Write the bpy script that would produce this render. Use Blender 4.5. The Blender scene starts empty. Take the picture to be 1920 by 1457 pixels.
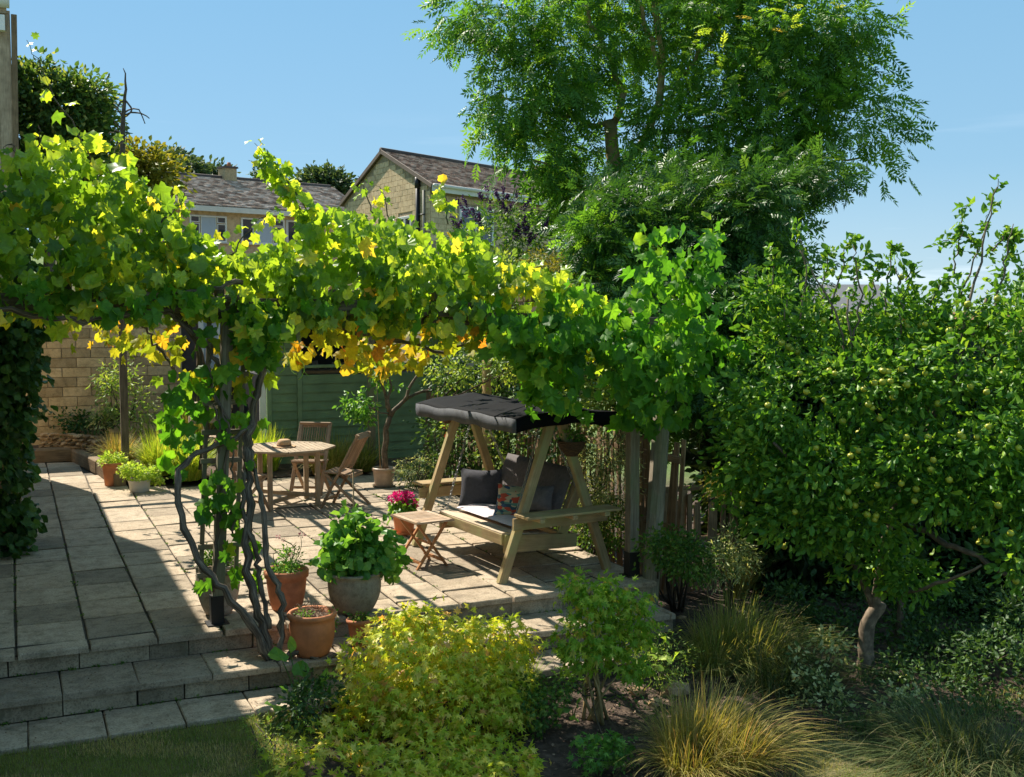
import bpy, math, random
import numpy as np
from mathutils import Vector, Matrix

random.seed(7)
R = np.random.default_rng(11)
S = bpy.context.scene
COL = S.collection

# ------------------------------------------------------------------ camera, light, sky
W, F, CX, CY, HC = 1920.0, 2100.0, 960.0, 728.5, 2.5
PIT = math.atan((CY - 577) / F)
YAW = math.atan((960 - 18) / (F / math.cos(PIT)))
FW = np.array([math.sin(YAW) * math.cos(PIT), math.cos(YAW) * math.cos(PIT), -math.sin(PIT)])
RT = np.array([math.cos(YAW), -math.sin(YAW), 0.0])
UP = np.cross(RT, FW)
CAM = np.array([0.0, 0.0, HC])

cd = bpy.data.cameras.new("camera")
cam = bpy.data.objects.new("camera", cd)
COL.objects.link(cam)
cam.location = CAM
cam.rotation_euler = (math.pi / 2 - PIT, 0, -YAW)
cd.sensor_width = 36
cd.lens = F / W * 36
cd.clip_end = 4000
S.camera = cam

SUN_DIR = np.array([0.30, -0.85, -1.0])          # way the light travels
SUN_DIR = SUN_DIR / np.linalg.norm(SUN_DIR)
sl = bpy.data.lights.new("sun", "SUN")
sun = bpy.data.objects.new("sun", sl)
COL.objects.link(sun)
sun.rotation_euler = Vector(-SUN_DIR).to_track_quat("Z", "Y").to_euler()
sl.energy = 2.15
sl.angle = math.radians(0.53)
sl.color = (1.0, 0.93, 0.80)
wd = bpy.data.worlds.new("World")
S.world = wd
wd.use_nodes = True
wn = wd.node_tree.nodes
wl = wd.node_tree.links
bg = wn["Background"]
sky = wn.new("ShaderNodeTexSky")
sky.sky_type = "NISHITA"
sky.sun_disc = False
sky.sun_elevation = math.asin(-SUN_DIR[2])
sky.sun_rotation = math.atan2(-SUN_DIR[0], -SUN_DIR[1])
sky.altitude = 0
sky.air_density = 1.0
sky.dust_density = 0.0
sky.ozone_density = 8
# a few thin wisps of cloud low over the horizon
tc = wn.new("ShaderNodeTexCoord")
mp = wn.new("ShaderNodeMapping")
mp.inputs["Scale"].default_value = (2.2, 2.2, 26)
nz = wn.new("ShaderNodeTexNoise")
nz.inputs["Scale"].default_value = 2.3
nz.inputs["Detail"].default_value = 7
rp = wn.new("ShaderNodeValToRGB")
rp.color_ramp.elements[0].position = 0.56
rp.color_ramp.elements[1].position = 0.80
sep = wn.new("ShaderNodeSeparateXYZ")
mr = wn.new("ShaderNodeMapRange")
mr.inputs["From Min"].default_value = 0.17
mr.inputs["From Max"].default_value = 0.02
mu = wn.new("ShaderNodeMath"); mu.operation = "MULTIPLY"
mu2 = wn.new("ShaderNodeMath"); mu2.operation = "MULTIPLY"; mu2.inputs[1].default_value = 0.55
mx = wn.new("ShaderNodeMix"); mx.data_type = "RGBA"
mx.inputs["B"].default_value = (2.6, 2.8, 3.0, 1)
wl.new(tc.outputs["Generated"], mp.inputs["Vector"])
wl.new(mp.outputs[0], nz.inputs["Vector"])
wl.new(nz.outputs[0], rp.inputs[0])
wl.new(tc.outputs["Generated"], sep.inputs[0])
wl.new(sep.outputs["Z"], mr.inputs["Value"])
wl.new(rp.outputs[0], mu.inputs[0])
wl.new(mr.outputs[0], mu.inputs[1])
wl.new(mu.outputs[0], mu2.inputs[0])
wl.new(mu2.outputs[0], mx.inputs["Factor"])
# even summer-blue sky: the Nishita sky toned toward the clear blue seen in the photograph, the same all round
grd = wn.new("ShaderNodeValToRGB")
ge = grd.color_ramp.elements
SKY_K = 1.06 / (0.12 * 2 ** 2.1)
for i, (p_, c_) in enumerate(((0.0, (.46, .62, .72)), (0.12, (.28, .50, .67)), (0.30, (.21, .45, .66)), (1.0, (.26, .43, .57)))):
    if i > 1: ge.new(p_)
    ge[i].position = p_; ge[i].color = (*c_, 1)
wl.new(sep.outputs["Z"], grd.inputs[0])
sc1 = wn.new("ShaderNodeVectorMath"); sc1.operation = "SCALE"; sc1.inputs["Scale"].default_value = SKY_K
wl.new(grd.outputs[0], sc1.inputs[0])
mxs = wn.new("ShaderNodeMix"); mxs.data_type = "RGBA"; mxs.inputs["Factor"].default_value = 0.95
wl.new(sky.outputs[0], mxs.inputs["A"])
wl.new(sc1.outputs[0], mxs.inputs["B"])
wl.new(mxs.outputs["Result"], mx.inputs["A"])
wl.new(mx.outputs["Result"], bg.inputs["Color"])
bg.inputs["Strength"].default_value = 0.12
S.view_settings.view_transform = "Standard"
S.view_settings.look = "None"
S.view_settings.exposure = 2.1
S.view_settings.gamma = 1.0
S.view_settings.use_curve_mapping = False
S.cycles.max_bounces = 12
S.cycles.diffuse_bounces = 10
S.cycles.transmission_bounces = 10
S.cycles.transparent_max_bounces = 8
S.cycles.use_denoising = True


# ------------------------------------------------------------------ geometry helpers
def ray(px, py):
    return FW + RT * (px - CX) / F + UP * (CY - py) / F


def G(px, py, z=0.0):
    r = ray(px, py)
    return CAM + r * ((z - HC) / r[2])


def D(px, py, d):
    return CAM + ray(px, py) * d


def proj(p):
    v = np.asarray(p) - CAM
    d = v @ FW
    return CX + F * (v @ RT) / d, CY - F * (v @ UP) / d, d


def AY(px, py, y):
    """point on a sight line at world depth y"""
    r = ray(px, py)
    return CAM + r * (y / r[1])


def nrm(v):
    v = np.asarray(v, float)
    return v / (np.linalg.norm(v, axis=-1, keepdims=True) + 1e-9)


def tag(o, label=None, cat=None, group=None, kind=None):
    if label: o["label"] = label
    if cat: o["category"] = cat
    if group: o["group"] = group
    if kind: o["kind"] = kind
    return o


def empty(name, loc, label, cat, group=None):
    o = bpy.data.objects.new(name, None)
    COL.objects.link(o)
    o.location = [float(a) for a in loc]
    o.empty_display_size = 0.1
    return tag(o, label, cat, group)


def root_loc(p):
    """world translation of a parent chain (no parent is ever rotated)"""
    v = Vector((0, 0, 0))
    while p is not None:
        v = v + p.location
        p = p.parent
    return v


def link(name, me, mat, parent=None, loc=None):
    o = bpy.data.objects.new(name, me)
    COL.objects.link(o)
    if mat is not None and not me.materials:
        me.materials.append(mat)
    if parent is not None:
        o.parent = parent
        o.location = -root_loc(parent)
    if loc is not None:
        o.location = Vector([float(a) for a in loc]) + (Vector(o.location) if parent is not None else Vector((0, 0, 0)))
    return o


class MB:
    """collects shapes in world space and links them as one mesh object"""
    def __init__(s):
        s.v = []; s.f = []; s.uv = []; s.sm = []

    def add(s, vs, fs, uvs=None, smooth=False):
        b = len(s.v)
        s.v.extend([tuple(map(float, a)) for a in vs])
        for i, f in enumerate(fs):
            s.f.append([a + b for a in f])
            s.uv.append(uvs[i] if uvs else [(0, 0)] * len(f))
            s.sm.append(smooth)
        return s

    def bar(s, p0, p1, w, h, up=(0, 0, 1), bev=0.12, w1=None, h1=None):
        """chamfered beam from p0 to p1, w across, h along up"""
        p0 = np.asarray(p0, float); p1 = np.asarray(p1, float)
        a = p1 - p0; L = np.linalg.norm(a); a = a / L
        u = np.asarray(up, float)
        if abs(a @ u) > 0.98: u = np.array([0, 1.0, 0])
        sd = nrm(np.cross(a, u)); u = np.cross(sd, a)
        w1 = w1 or w; h1 = h1 or h
        c = min(w, h) * bev
        vs = []; o = random.uniform(0, 40)
        def ring(p, w, h):
            x, y = w / 2, h / 2
            pts = [(x - c, -y), (x, -y + c), (x, y - c), (x - c, y), (-x + c, y), (-x, y - c), (-x, -y + c), (-x + c, -y)]
            return [p + sd * q[0] + u * q[1] for q in pts]
        vs = ring(p0, w, h) + ring(p1, w1, h1)
        per = [0, c, h - c, h, h + w - c, h + w, 2 * h + w, 2 * h + w + c, 2 * h + 2 * w]
        fs = []; uv = []
        for i in range(8):
            j = (i + 1) % 8
            fs.append([i, j, 8 + j, 8 + i])
            uv.append([(o, o + per[i]), (o, o + per[i + 1]), (o + L, o + per[i + 1]), (o + L, o + per[i])])
        fs.append(list(range(7, -1, -1))); uv.append([(o, o + k * .01) for k in range(8)])
        fs.append(list(range(8, 16))); uv.append([(o, o + k * .01) for k in range(8)])
        return s.add(vs, fs, uv)

    def box(s, lo, hi, bev=0.0):
        lo = np.asarray(lo, float); hi = np.asarray(hi, float)
        d = hi - lo; k = int(np.argmax(d[:2]))
        m = (lo + hi) / 2
        a = m.copy(); b = m.copy(); a[k] = lo[k]; b[k] = hi[k]
        w = d[1 - k]; h = d[2]
        return s.bar(a, b, w, h, bev=max(bev, .02))

    def tube(s, pts, rad, seg=8, cap=True, jit=0.0, ridge=0.0):
        pts = [np.asarray(p, float) for p in pts]
        n = len(pts)
        rad = [rad] * n if np.isscalar(rad) else list(rad)
        vs = []; prev = None
        L = 0; Ls = []
        for i in range(n):
            a = nrm(pts[min(i + 1, n - 1)] - pts[max(i - 1, 0)])
            if i: L += np.linalg.norm(pts[i] - pts[i - 1])
            Ls.append(L)
            if prev is None:
                t = np.array([0, 0, 1.0]) if abs(a[2]) < 0.9 else np.array([1.0, 0, 0])
                prev = nrm(np.cross(a, t))
            prev = nrm(prev - a * (prev @ a)); q = np.cross(a, prev)
            for k in range(seg):
                th = 2 * math.pi * k / seg
                rr = rad[i] * (1 + jit * random.uniform(-1, 1) + ridge * math.cos(3 * th + i * .35))
                vs.append(pts[i] + (prev * math.cos(th) + q * math.sin(th)) * rr)
        fs = []; uv = []
        for i in range(n - 1):
            for k in range(seg):
                k2 = (k + 1) % seg
                fs.append([i * seg + k, i * seg + k2, (i + 1) * seg + k2, (i + 1) * seg + k])
                uv.append([(Ls[i], k * .03), (Ls[i], k * .03 + .03), (Ls[i + 1], k * .03 + .03), (Ls[i + 1], k * .03)])
        if cap:
            fs.append(list(range(seg - 1, -1, -1))); uv.append([(0, 0)] * seg)
            fs.append([(n - 1) * seg + k for k in range(seg)]); uv.append([(0, 0)] * seg)
        return s.add(vs, fs, uv, True)

    def lathe(s, c, prof, seg=40, wob=0.0):
        c = np.asarray(c, float); vs = []; fs = []
        for r, z in prof:
            for k in range(seg):
                th = 2 * math.pi * k / seg
                rr = r * (1 + wob * math.sin(3 * th + z * 9))
                vs.append(c + np.array([rr * math.cos(th), rr * math.sin(th), z]))
        for i in range(len(prof) - 1):
            for k in range(seg):
                k2 = (k + 1) % seg
                fs.append([i * seg + k, i * seg + k2, (i + 1) * seg + k2, (i + 1) * seg + k])
        return s.add(vs, fs, None, True)

    def me(s, name):
        m = bpy.data.meshes.new(name)
        m.from_pydata(s.v, [], s.f)
        ul = m.uv_layers.new(name="UVMap")
        flat = [c for f in s.uv for c in f]
        ul.data.foreach_set("uv", np.array(flat, dtype=np.float32).ravel())
        m.polygons.foreach_set("use_smooth", np.array(s.sm, dtype=bool))
        m.update()
        return m

    def build(s, name, mat, parent=None):
        return link(name, s.me(name), mat, parent)


# ------------------------------------------------------------------ materials
MATS = {}


def newmat(name):
    m = bpy.data.materials.new(name)
    m.use_nodes = True
    nt = m.node_tree
    b = nt.nodes["Principled BSDF"]
    return m, nt, nt.nodes, nt.links, b


def ramp(nt, fac, cols):
    r = nt.nodes.new("ShaderNodeValToRGB")
    e = r.color_ramp.elements
    while len(e) < len(cols): e.new(0.5)
    for i, c in enumerate(cols):
        p, c = c if len(c) == 2 else (i / (len(cols) - 1), c)
        e[i].position = p
        e[i].color = (*c, 1)
    nt.links.new(fac, r.inputs[0])
    return r.outputs[0]


def mixc(nt, fac, a, b, mode="MIX"):
    n = nt.nodes.new("ShaderNodeMix"); n.data_type = "RGBA"; n.blend_type = mode
    for k, v in (("Factor", fac), ("A", a), ("B", b)):
        if hasattr(v, "is_linked") or hasattr(v, "links"): nt.links.new(v, n.inputs[k])
        else: n.inputs[k].default_value = v if k == "Factor" else (*v, 1)
    return n.outputs["Result"]


def noise(nt, vec, scale, detail=4, rough=.6, sc3=None):
    n = nt.nodes.new("ShaderNodeTexNoise")
    n.inputs["Scale"].default_value = scale
    n.inputs["Detail"].default_value = detail
    n.inputs["Roughness"].default_value = rough
    if sc3:
        mp = nt.nodes.new("ShaderNodeMapping")
        mp.inputs["Scale"].default_value = sc3
        nt.links.new(vec, mp.inputs[0]); vec = mp.outputs[0]
    nt.links.new(vec, n.inputs["Vector"])
    return n.outputs[0]


def worldpos(nt):
    return nt.nodes.new("ShaderNodeNewGeometry").outputs["Position"]


def bump(nt, h, b, st=.3, dist=.01):
    n = nt.nodes.new("ShaderNodeBump")
    n.inputs["Strength"].default_value = st
    n.inputs["Distance"].default_value = dist
    nt.links.new(h, n.inputs["Height"])
    nt.links.new(n.outputs[0], b.inputs["Normal"])


def stone(name, base, dark, light=None, speck=0.5, moss=None, rough=.9, scale=1.0, bst=.5, varr=.42):
    m, nt, N, L, b = newmat(name)
    p = worldpos(nt)
    light = light or tuple(min(1, c * 1.3) for c in base)
    c1 = ramp(nt, noise(nt, p, 3.1 * scale, 6, .65), [(0.25, dark), (0.5, base), (0.78, light)])
    sp = ramp(nt, noise(nt, p, 70 * scale, 3, .7), [(0.36, (0, 0, 0)), (0.52, (1, 1, 1))])
    c2 = mixc(nt, speck, c1, sp, "MULTIPLY")
    st = ramp(nt, noise(nt, p, 9 * scale, 5, .7), [(0.48, (1, 1, 1)), (0.66, (.45, .42, .38))])
    c2 = mixc(nt, .55, c2, st, "MULTIPLY")
    oi = N.new("ShaderNodeObjectInfo")
    rv = ramp(nt, oi.outputs["Random"], [(0, (1 - varr,) * 3), (.5, (.95, .93, .9)), (1, (1.0, 1.0, 1.0))])
    c3 = mixc(nt, 1.0, c2, rv, "MULTIPLY")
    if moss:
        mf = ramp(nt, noise(nt, p, 5 * scale, 6, .7), [(0.55, (0, 0, 0)), (0.68, (1, 1, 1))])
        c3 = mixc(nt, mf, c3, moss)
    L.new(c3, b.inputs["Base Color"])
    b.inputs["Roughness"].default_value = rough
    b.inputs["Specular IOR Level"].default_value = .25
    bump(nt, noise(nt, p, 60 * scale, 5, .7), b, bst, .006)
    return m


def wood(name, a, bcol, rough=.8, green=None, along=3, across=45, crack=.6):
    m, nt, N, L, b = newmat(name)
    uv = N.new("ShaderNodeUVMap"); uv.uv_map = "UVMap"
    g = noise(nt, uv.outputs[0], 1.0, 6, .7, (along, across, 1))
    c = ramp(nt, g, [(0.25, tuple(x * crack for x in bcol)), (0.45, bcol), (0.72, a)])
    big = ramp(nt, noise(nt, worldpos(nt), 4, 4), [(0.3, (.72, .7, .66)), (0.7, (1.1, 1.08, 1.05))])
    c = mixc(nt, 1.0, c, big, "MULTIPLY")
    oi = N.new("ShaderNodeObjectInfo")
    c = mixc(nt, 1.0, c, ramp(nt, oi.outputs["Random"], [(0, (.8, .78, .76)), (1, (1.08, 1.06, 1.04))]), "MULTIPLY")
    if green:
        gf = ramp(nt, noise(nt, worldpos(nt), 3, 5), [(0.45, (0, 0, 0)), (0.65, (.8, .8, .8))])
        c = mixc(nt, gf, c, green)
    L.new(c, b.inputs["Base Color"])
    b.inputs["Roughness"].default_value = rough
    b.inputs["Specular IOR Level"].default_value = .25
    bump(nt, g, b, .35, .004)
    return m


def plain(name, col, rough=.6, var=.25, scale=12, metal=0, spec=.4, bst=.15):
    m, nt, N, L, b = newmat(name)
    p = worldpos(nt)
    c = ramp(nt, noise(nt, p, scale, 5), [(0.3, tuple(x * (1 - var) for x in col)), (0.7, tuple(min(1, x * (1 + var * .6)) for x in col))])
    L.new(c, b.inputs["Base Color"])
    b.inputs["Roughness"].default_value = rough
    b.inputs["Metallic"].default_value = metal
    b.inputs["Specular IOR Level"].default_value = spec
    bump(nt, noise(nt, p, scale * 6, 4), b, bst, .003)
    return m


def leafmat(name, cols, trans=.45, rough=.45, tcol=1.25, yel=(1.25, 1.15, .5), spec=.3):
    k_ = 1.05 if ("petal" in name or "far" in name or "litter" in name or "gold" in name) else 1.45
    cols = [(p, tuple(min(.8, c * k_) for c in q)) for p, q in cols]
    m, nt, N, L, b = newmat(name)
    at = N.new("ShaderNodeAttribute"); at.attribute_name = "tint"
    oi = N.new("ShaderNodeObjectInfo")
    ad = N.new("ShaderNodeMath"); ad.operation = "ADD"
    fr = N.new("ShaderNodeMath"); fr.operation = "FRACT"
    L.new(at.outputs["Fac"], ad.inputs[0]); L.new(oi.outputs["Random"], ad.inputs[1]); L.new(ad.outputs[0], fr.inputs[0])
    c = ramp(nt, fr.outputs[0], cols)
    v = ramp(nt, noise(nt, worldpos(nt), 38, 3), [(0.3, (.8, .8, .8)), (0.7, (1.15, 1.15, 1.15))])
    c = mixc(nt, 1.0, c, v, "MULTIPLY")
    L.new(c, b.inputs["Base Color"])
    b.inputs["Roughness"].default_value = rough
    b.inputs["Specular IOR Level"].default_value = spec
    tr = N.new("ShaderNodeBsdfTranslucent")
    tc2 = mixc(nt, 1.0, c, tuple(tcol * y for y in yel), "MULTIPLY")
    L.new(tc2, tr.inputs[0])
    ms = N.new("ShaderNodeMixShader"); ms.inputs[0].default_value = trans
    L.new(b.outputs[0], ms.inputs[1]); L.new(tr.outputs[0], ms.inputs[2])
    L.new(ms.outputs[0], N["Material Output"].inputs[0])
    return m


# ------------------------------------------------------------------ leaves
def tmpl(outline, fold=.12, droop=.25, cy=.35):
    """fan leaf: outline in unit size, tip toward +y; folded along the midrib and bent down at the tip"""
    pts = [(0, cy)] + list(outline)
    v = [(x, y, -fold * abs(x) * 1.4 - droop * (y ** 2) * .6 - (.10 * math.sin(7 * x + 5 * y))) for x, y in pts]
    n = len(outline)
    f = [(0, 1 + i, 1 + (i + 1) % n) for i in range(n)]
    return np.array(v), np.array(f)


def polar(rs):
    """radii by angle, from base round to tip and back; gives a closed outline about (0,.4)"""
    n = len(rs); o = []
    for i, r in enumerate(rs):
        th = -math.pi / 2 + 2 * math.pi * i / n
        o.append((r * math.cos(th), .42 + r * math.sin(th)))
    return o


_h = [.30, .46, .50, .36, .60, .48, .38, .62, .45]            # base .. tip (right half)
T_VINE = [tmpl(polar(_h + [.66] + _h[:0:-1]), .25, .35, .42),
          tmpl(polar([.28, .50, .44, .40, .56, .40, .42, .58, .40] + [.62] + [.40, .58, .40, .44, .60, .38, .46, .48]), .4, .6, .42),
          tmpl(polar([.30, .44, .50, .42, .50, .46, .46, .52, .50] + [.56] + [.48, .52, .44, .46, .52, .42, .48, .44]), -.15, .15, .42)]
_m = [.14, .40, .22, .54, .25, .60, .27]
T_MAPLE = [tmpl(polar(_m + [.72] + _m[:0:-1]), .2, .5, .42), tmpl(polar([.14, .3, .20, .48, .22, .58, .25, .72, .25, .55, .22, .46, .19, .35]), .5, .8, .42)]
_o = [(0, 0), (.17, .2), (.24, .42), (.20, .66), (.10, .86), (0, 1), (-.10, .86), (-.20, .66), (-.24, .42), (-.17, .2)]
T_OVAL = [tmpl(_o, .5, .35, .45), tmpl([(x * .85, y) for x, y in _o], .8, .7, .45), tmpl([(x * 1.1, y) for x, y in _o], .3, -.2, .45)]
T_LANCE = [tmpl([(0, 0), (.11, .3), (.10, .6), (0, 1), (-.10, .6), (-.11, .3)], .6, .5, .45), tmpl([(0, 0), (.09, .3), (.08, .6), (0, 1), (-.08, .6), (-.09, .3)], .4, .1, .45)]
T_ROUND = [tmpl(polar([.30, .46, .50, .50, .48, .52, .48, .50, .50, .46]), .2, .2, .42), tmpl(polar([.34, .5, .46, .5, .44, .54, .44, .5, .46, .5]), .5, .4, .42)]
T_SMALL = [(np.array([(0, 0, 0), (.28, .5, -.05), (0, 1, -.15), (-.28, .5, -.05)]), np.array([(0, 1, 2), (0, 2, 3)]))]


def ash_template(seed):
    rr = random.Random(seed)
    vs = []; fs = []
    def leaflet(base, ang, ln):
        c, s = math.cos(ang), math.sin(ang)
        tw = rr.uniform(-.35, .35)
        for x, y, z in [(0, 0, 0), (.17, .45, -.04 + tw * .17), (0, 1, -.28), (-.17, .45, -.04 - tw * .17)]:
            x, y, z = x * ln, y * ln, z * ln
            vs.append((base[0] + c * y - s * x, base[1] + s * y + c * x, base[2] + z))
        b = len(vs) - 4
        fs.append((b, b + 1, b + 2)); fs.append((b, b + 2, b + 3))
    n = 5
    for i in range(n):
        t = .22 + .62 * i / (n - 1)
        z = -.35 * t * t
        for sgn in (-1, 1):
            leaflet((0, t, z), math.pi / 2 + sgn * rr.uniform(.8, 1.15), .36 * rr.uniform(.85, 1.1) * (1 - .25 * abs(t - .5)))
    leaflet((0, .86, -.27), math.pi / 2, .34)
    vs += [(-.012, 0, 0), (.012, 0, 0), (.006, .9, -.29), (-.006, .9, -.29)]
    b = len(vs) - 4; fs += [(b, b + 1, b + 2), (b, b + 2, b + 3)]
    return np.array(vs), np.array(fs)


T_ASH = [ash_template(i) for i in range(5)]


def frame(tip, nr):
    t = nrm(tip); n = nr - t * np.sum(nr * t, -1, keepdims=True); n = nrm(n)
    return np.cross(t, n), t, n


LEAFMESH = {}


def leaves(thing, mat, T, pos, tip, nr, scale, name="foliage", leaf="leaf", n_obj=0, cell=26, kind="stuff", tint=None):
    """leaf cloud: the n_obj leaves that show largest become leaf parts, the rest one joined part"""
    pos = np.asarray(pos, float); N = len(pos)
    if N == 0: return None
    sd, t, n = frame(tip, nr)
    which = R.integers(0, len(T), N)
    tint = R.random(N) if tint is None else tint
    chosen = np.zeros(N, bool)
    if n_obj:
        v = pos - CAM; d = v @ FW
        x = CX + F * (v @ RT) / d; y = CY - F * (v @ UP) / d
        ok = (d > 1) & (x > 0) & (x < 1920) & (y > 0) & (y < 1457)
        key = (x // cell).astype(int) * 1000 + (y // cell).astype(int)
        best = {}
        for i in np.argsort(d):
            if ok[i] and key[i] not in best: best[key[i]] = i
        idx = np.array(list(best.values()), int)
        if len(idx):
            idx = idx[np.argsort(-(scale[idx] / d[idx]))][:n_obj]
            chosen[idx] = True
    org = root_loc(thing)
    for i in np.nonzero(chosen)[0]:
        k = (id(T), int(which[i]), mat.name)
        if k not in LEAFMESH:
            tv, tf = T[which[i]]
            me = bpy.data.meshes.new(leaf)
            me.from_pydata([tuple(a) for a in tv], [], [tuple(int(b) for b in a) for a in tf])
            me.materials.append(mat)
            LEAFMESH[k] = me
        o = bpy.data.objects.new(leaf, LEAFMESH[k])
        COL.objects.link(o)
        o.parent = thing
        s = scale[i]
        M = Matrix(((sd[i][0] * s, t[i][0] * s, n[i][0] * s, pos[i][0] - org.x),
                    (sd[i][1] * s, t[i][1] * s, n[i][1] * s, pos[i][1] - org.y),
                    (sd[i][2] * s, t[i][2] * s, n[i][2] * s, pos[i][2] - org.z), (0, 0, 0, 1)))
        o.matrix_basis = M
    rest = ~chosen
    if rest.sum() == 0: return None
    V = []; Fc = []; TI = []; base = 0
    for w, (tv, tf) in enumerate(T):
        s = np.nonzero(rest & (which == w))[0]
        if len(s) == 0: continue
        sc = scale[s][:, None, None]
        vv = pos[s][:, None, :] + sc * (tv[None, :, 0:1] * sd[s][:, None, :] + tv[None, :, 1:2] * t[s][:, None, :] + tv[None, :, 2:3] * n[s][:, None, :])
        V.append(vv.reshape(-1, 3))
        ff = tf[None] + (np.arange(len(s)) * len(tv))[:, None, None] + base
        Fc.append(ff.reshape(-1, 3))
        TI.append(np.repeat(tint[s], len(tv)))
        base += len(s) * len(tv)
    V = np.concatenate(V); Fc = np.concatenate(Fc); TI = np.concatenate(TI)
    o = trimesh(name, V, Fc, mat, thing, TI)
    if kind: o["kind"] = kind
    return o


def trimesh(name, V, Fc, mat, parent=None, tint=None):
    me = bpy.data.meshes.new(name)
    me.vertices.add(len(V)); me.vertices.foreach_set("co", V.astype(np.float32).ravel())
    me.loops.add(Fc.size); me.loops.foreach_set("vertex_index", Fc.astype(np.int32).ravel())
    k = Fc.shape[1]
    me.polygons.add(len(Fc))
    me.polygons.foreach_set("loop_start", np.arange(len(Fc), dtype=np.int32) * k)
    me.polygons.foreach_set("loop_total", np.full(len(Fc), k, np.int32))
    if tint is not None:
        a = me.attributes.new("tint", "FLOAT", "POINT")
        a.data.foreach_set("value", tint.astype(np.float32))
    me.update(calc_edges=True)
    return link(name, me, mat, parent)


def rand_dir(n):
    return nrm(R.normal(size=(n, 3)))


def ell_points(n, c, r, shell=.45):
    d = rand_dir(n)
    q = (shell + (1 - shell) * R.random(n)) ** .7
    return np.asarray(c) + d * q[:, None] * np.asarray(r), d


def clumps(blobs, n_cl, per, sig, shell=.35, up=.3, droop=.3, face=.7):
    """leaf positions gathered in clumps spread through ellipsoid blobs; returns pos, tip, normal"""
    vol = np.array([b[1][0] * b[1][1] * b[1][2] for b in blobs]) ** .75
    vol = vol * np.array([b[2] if len(b) > 2 else 1 for b in blobs])
    cnt = R.multinomial(n_cl, vol / vol.sum())
    P = []; O = []
    for b, k in zip(blobs, cnt):
        if k == 0: continue
        p, d = ell_points(k, b[0], b[1], shell)
        P.append(p); O.append(d)
    P = np.concatenate(P); O = np.concatenate(O)
    m = len(P)
    pc = np.repeat(P, per, 0); oc = np.repeat(O, per, 0)
    off = np.clip(R.normal(size=(m * per, 3)), -1.8, 1.8) * sig * np.repeat(R.uniform(.6, 1.4, m), per)[:, None]
    off[:, 2] *= .75
    pos = pc + off
    tip = nrm(off) * .7 + oc * .5 + rand_dir(m * per) * .5
    tip[:, 2] -= droop
    n = oc * face * .6 + nrm(off) * .3 + rand_dir(m * per) * .75
    n[:, 2] += up
    return pos, tip, n


def visible_filter(pos, *arr, pad=120, back=None):
    v = pos - CAM; d = v @ FW
    x = CX + F * (v @ RT) / d; y = CY - F * (v @ UP) / d
    ok = (d > .5) & (x > -pad) & (x < 1920 + pad) & (y > -pad) & (y < 1457 + pad)
    return [pos[ok]] + [a[ok] for a in arr]


def blades(thing, mat, base, n, length, spread, width=.006, seg=6, name="blades", droop=1.0, kind="stuff", brad=.12, lean=(0, 0), up0=1.0):
    """arching grass blades from a tuft"""
    base = np.asarray(base, float)
    th = R.random(n) * 2 * math.pi; rr = np.sqrt(R.random(n)) * brad
    root = base + np.stack([rr * np.cos(th), rr * np.sin(th), np.zeros(n)], 1)
    th2 = th + R.normal(size=n) * .6
    out = np.stack([np.cos(th2) + lean[0], np.sin(th2) + lean[1], np.zeros(n)], 1)
    L = length * R.uniform(.45, 1.1, n); sp = spread * R.uniform(.15, 1.15, n)
    side = np.stack([-np.sin(th2), np.cos(th2), np.zeros(n)], 1)
    w = width * R.uniform(.6, 1.3, n)
    V = np.zeros((n, seg + 1, 2, 3))
    for i in range(seg + 1):
        t = i / seg
        h = t * up0 - droop * .55 * (t ** 2.2) * np.minimum(1.3, sp)
        p = root + out * (L * sp * (t ** 1.25))[:, None] * .8 + np.array([0, 0, 1.0]) * (L * h)[:, None]
        ww = (w * (1 - t) ** .7 + .0004)[:, None]
        V[:, i, 0] = p - side * ww; V[:, i, 1] = p + side * ww
    k = (seg + 1) * 2
    f = []
    for i in range(seg):
        f.append((2 * i, 2 * i + 1, 2 * i + 3, 2 * i + 2))
    f = np.array(f)
    Fc = (f[None] + (np.arange(n) * k)[:, None, None]).reshape(-1, 4)
    o = trimesh(name, V.reshape(-1, 3), Fc, mat, thing, np.repeat(R.random(n), k))
    if kind: o["kind"] = kind
    return o


def curve(pts, n=12, wob=0.0):
    """smooth polyline through control points (Catmull-Rom)"""
    P = [np.asarray(p, float) for p in pts]
    P = [2 * P[0] - P[1]] + P + [2 * P[-1] - P[-2]]
    out = []
    m = len(P) - 3
    for s in range(m):
        k = max(2, n // m)
        for i in range(k):
            t = i / k
            a, b, c, d = P[s], P[s + 1], P[s + 2], P[s + 3]
            out.append(.5 * ((2 * b) + (-a + c) * t + (2 * a - 5 * b + 4 * c - d) * t * t + (-a + 3 * b - 3 * c + d) * t ** 3))
    out.append(P[-2])
    if wob:
        out = [p + R.normal(size=3) * wob if 0 < i < len(out) - 1 else p for i, p in enumerate(out)]
    return out


def lin(a, b, n):
    return [a + (b - a) * i / (n - 1) for i in range(n)]


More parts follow.
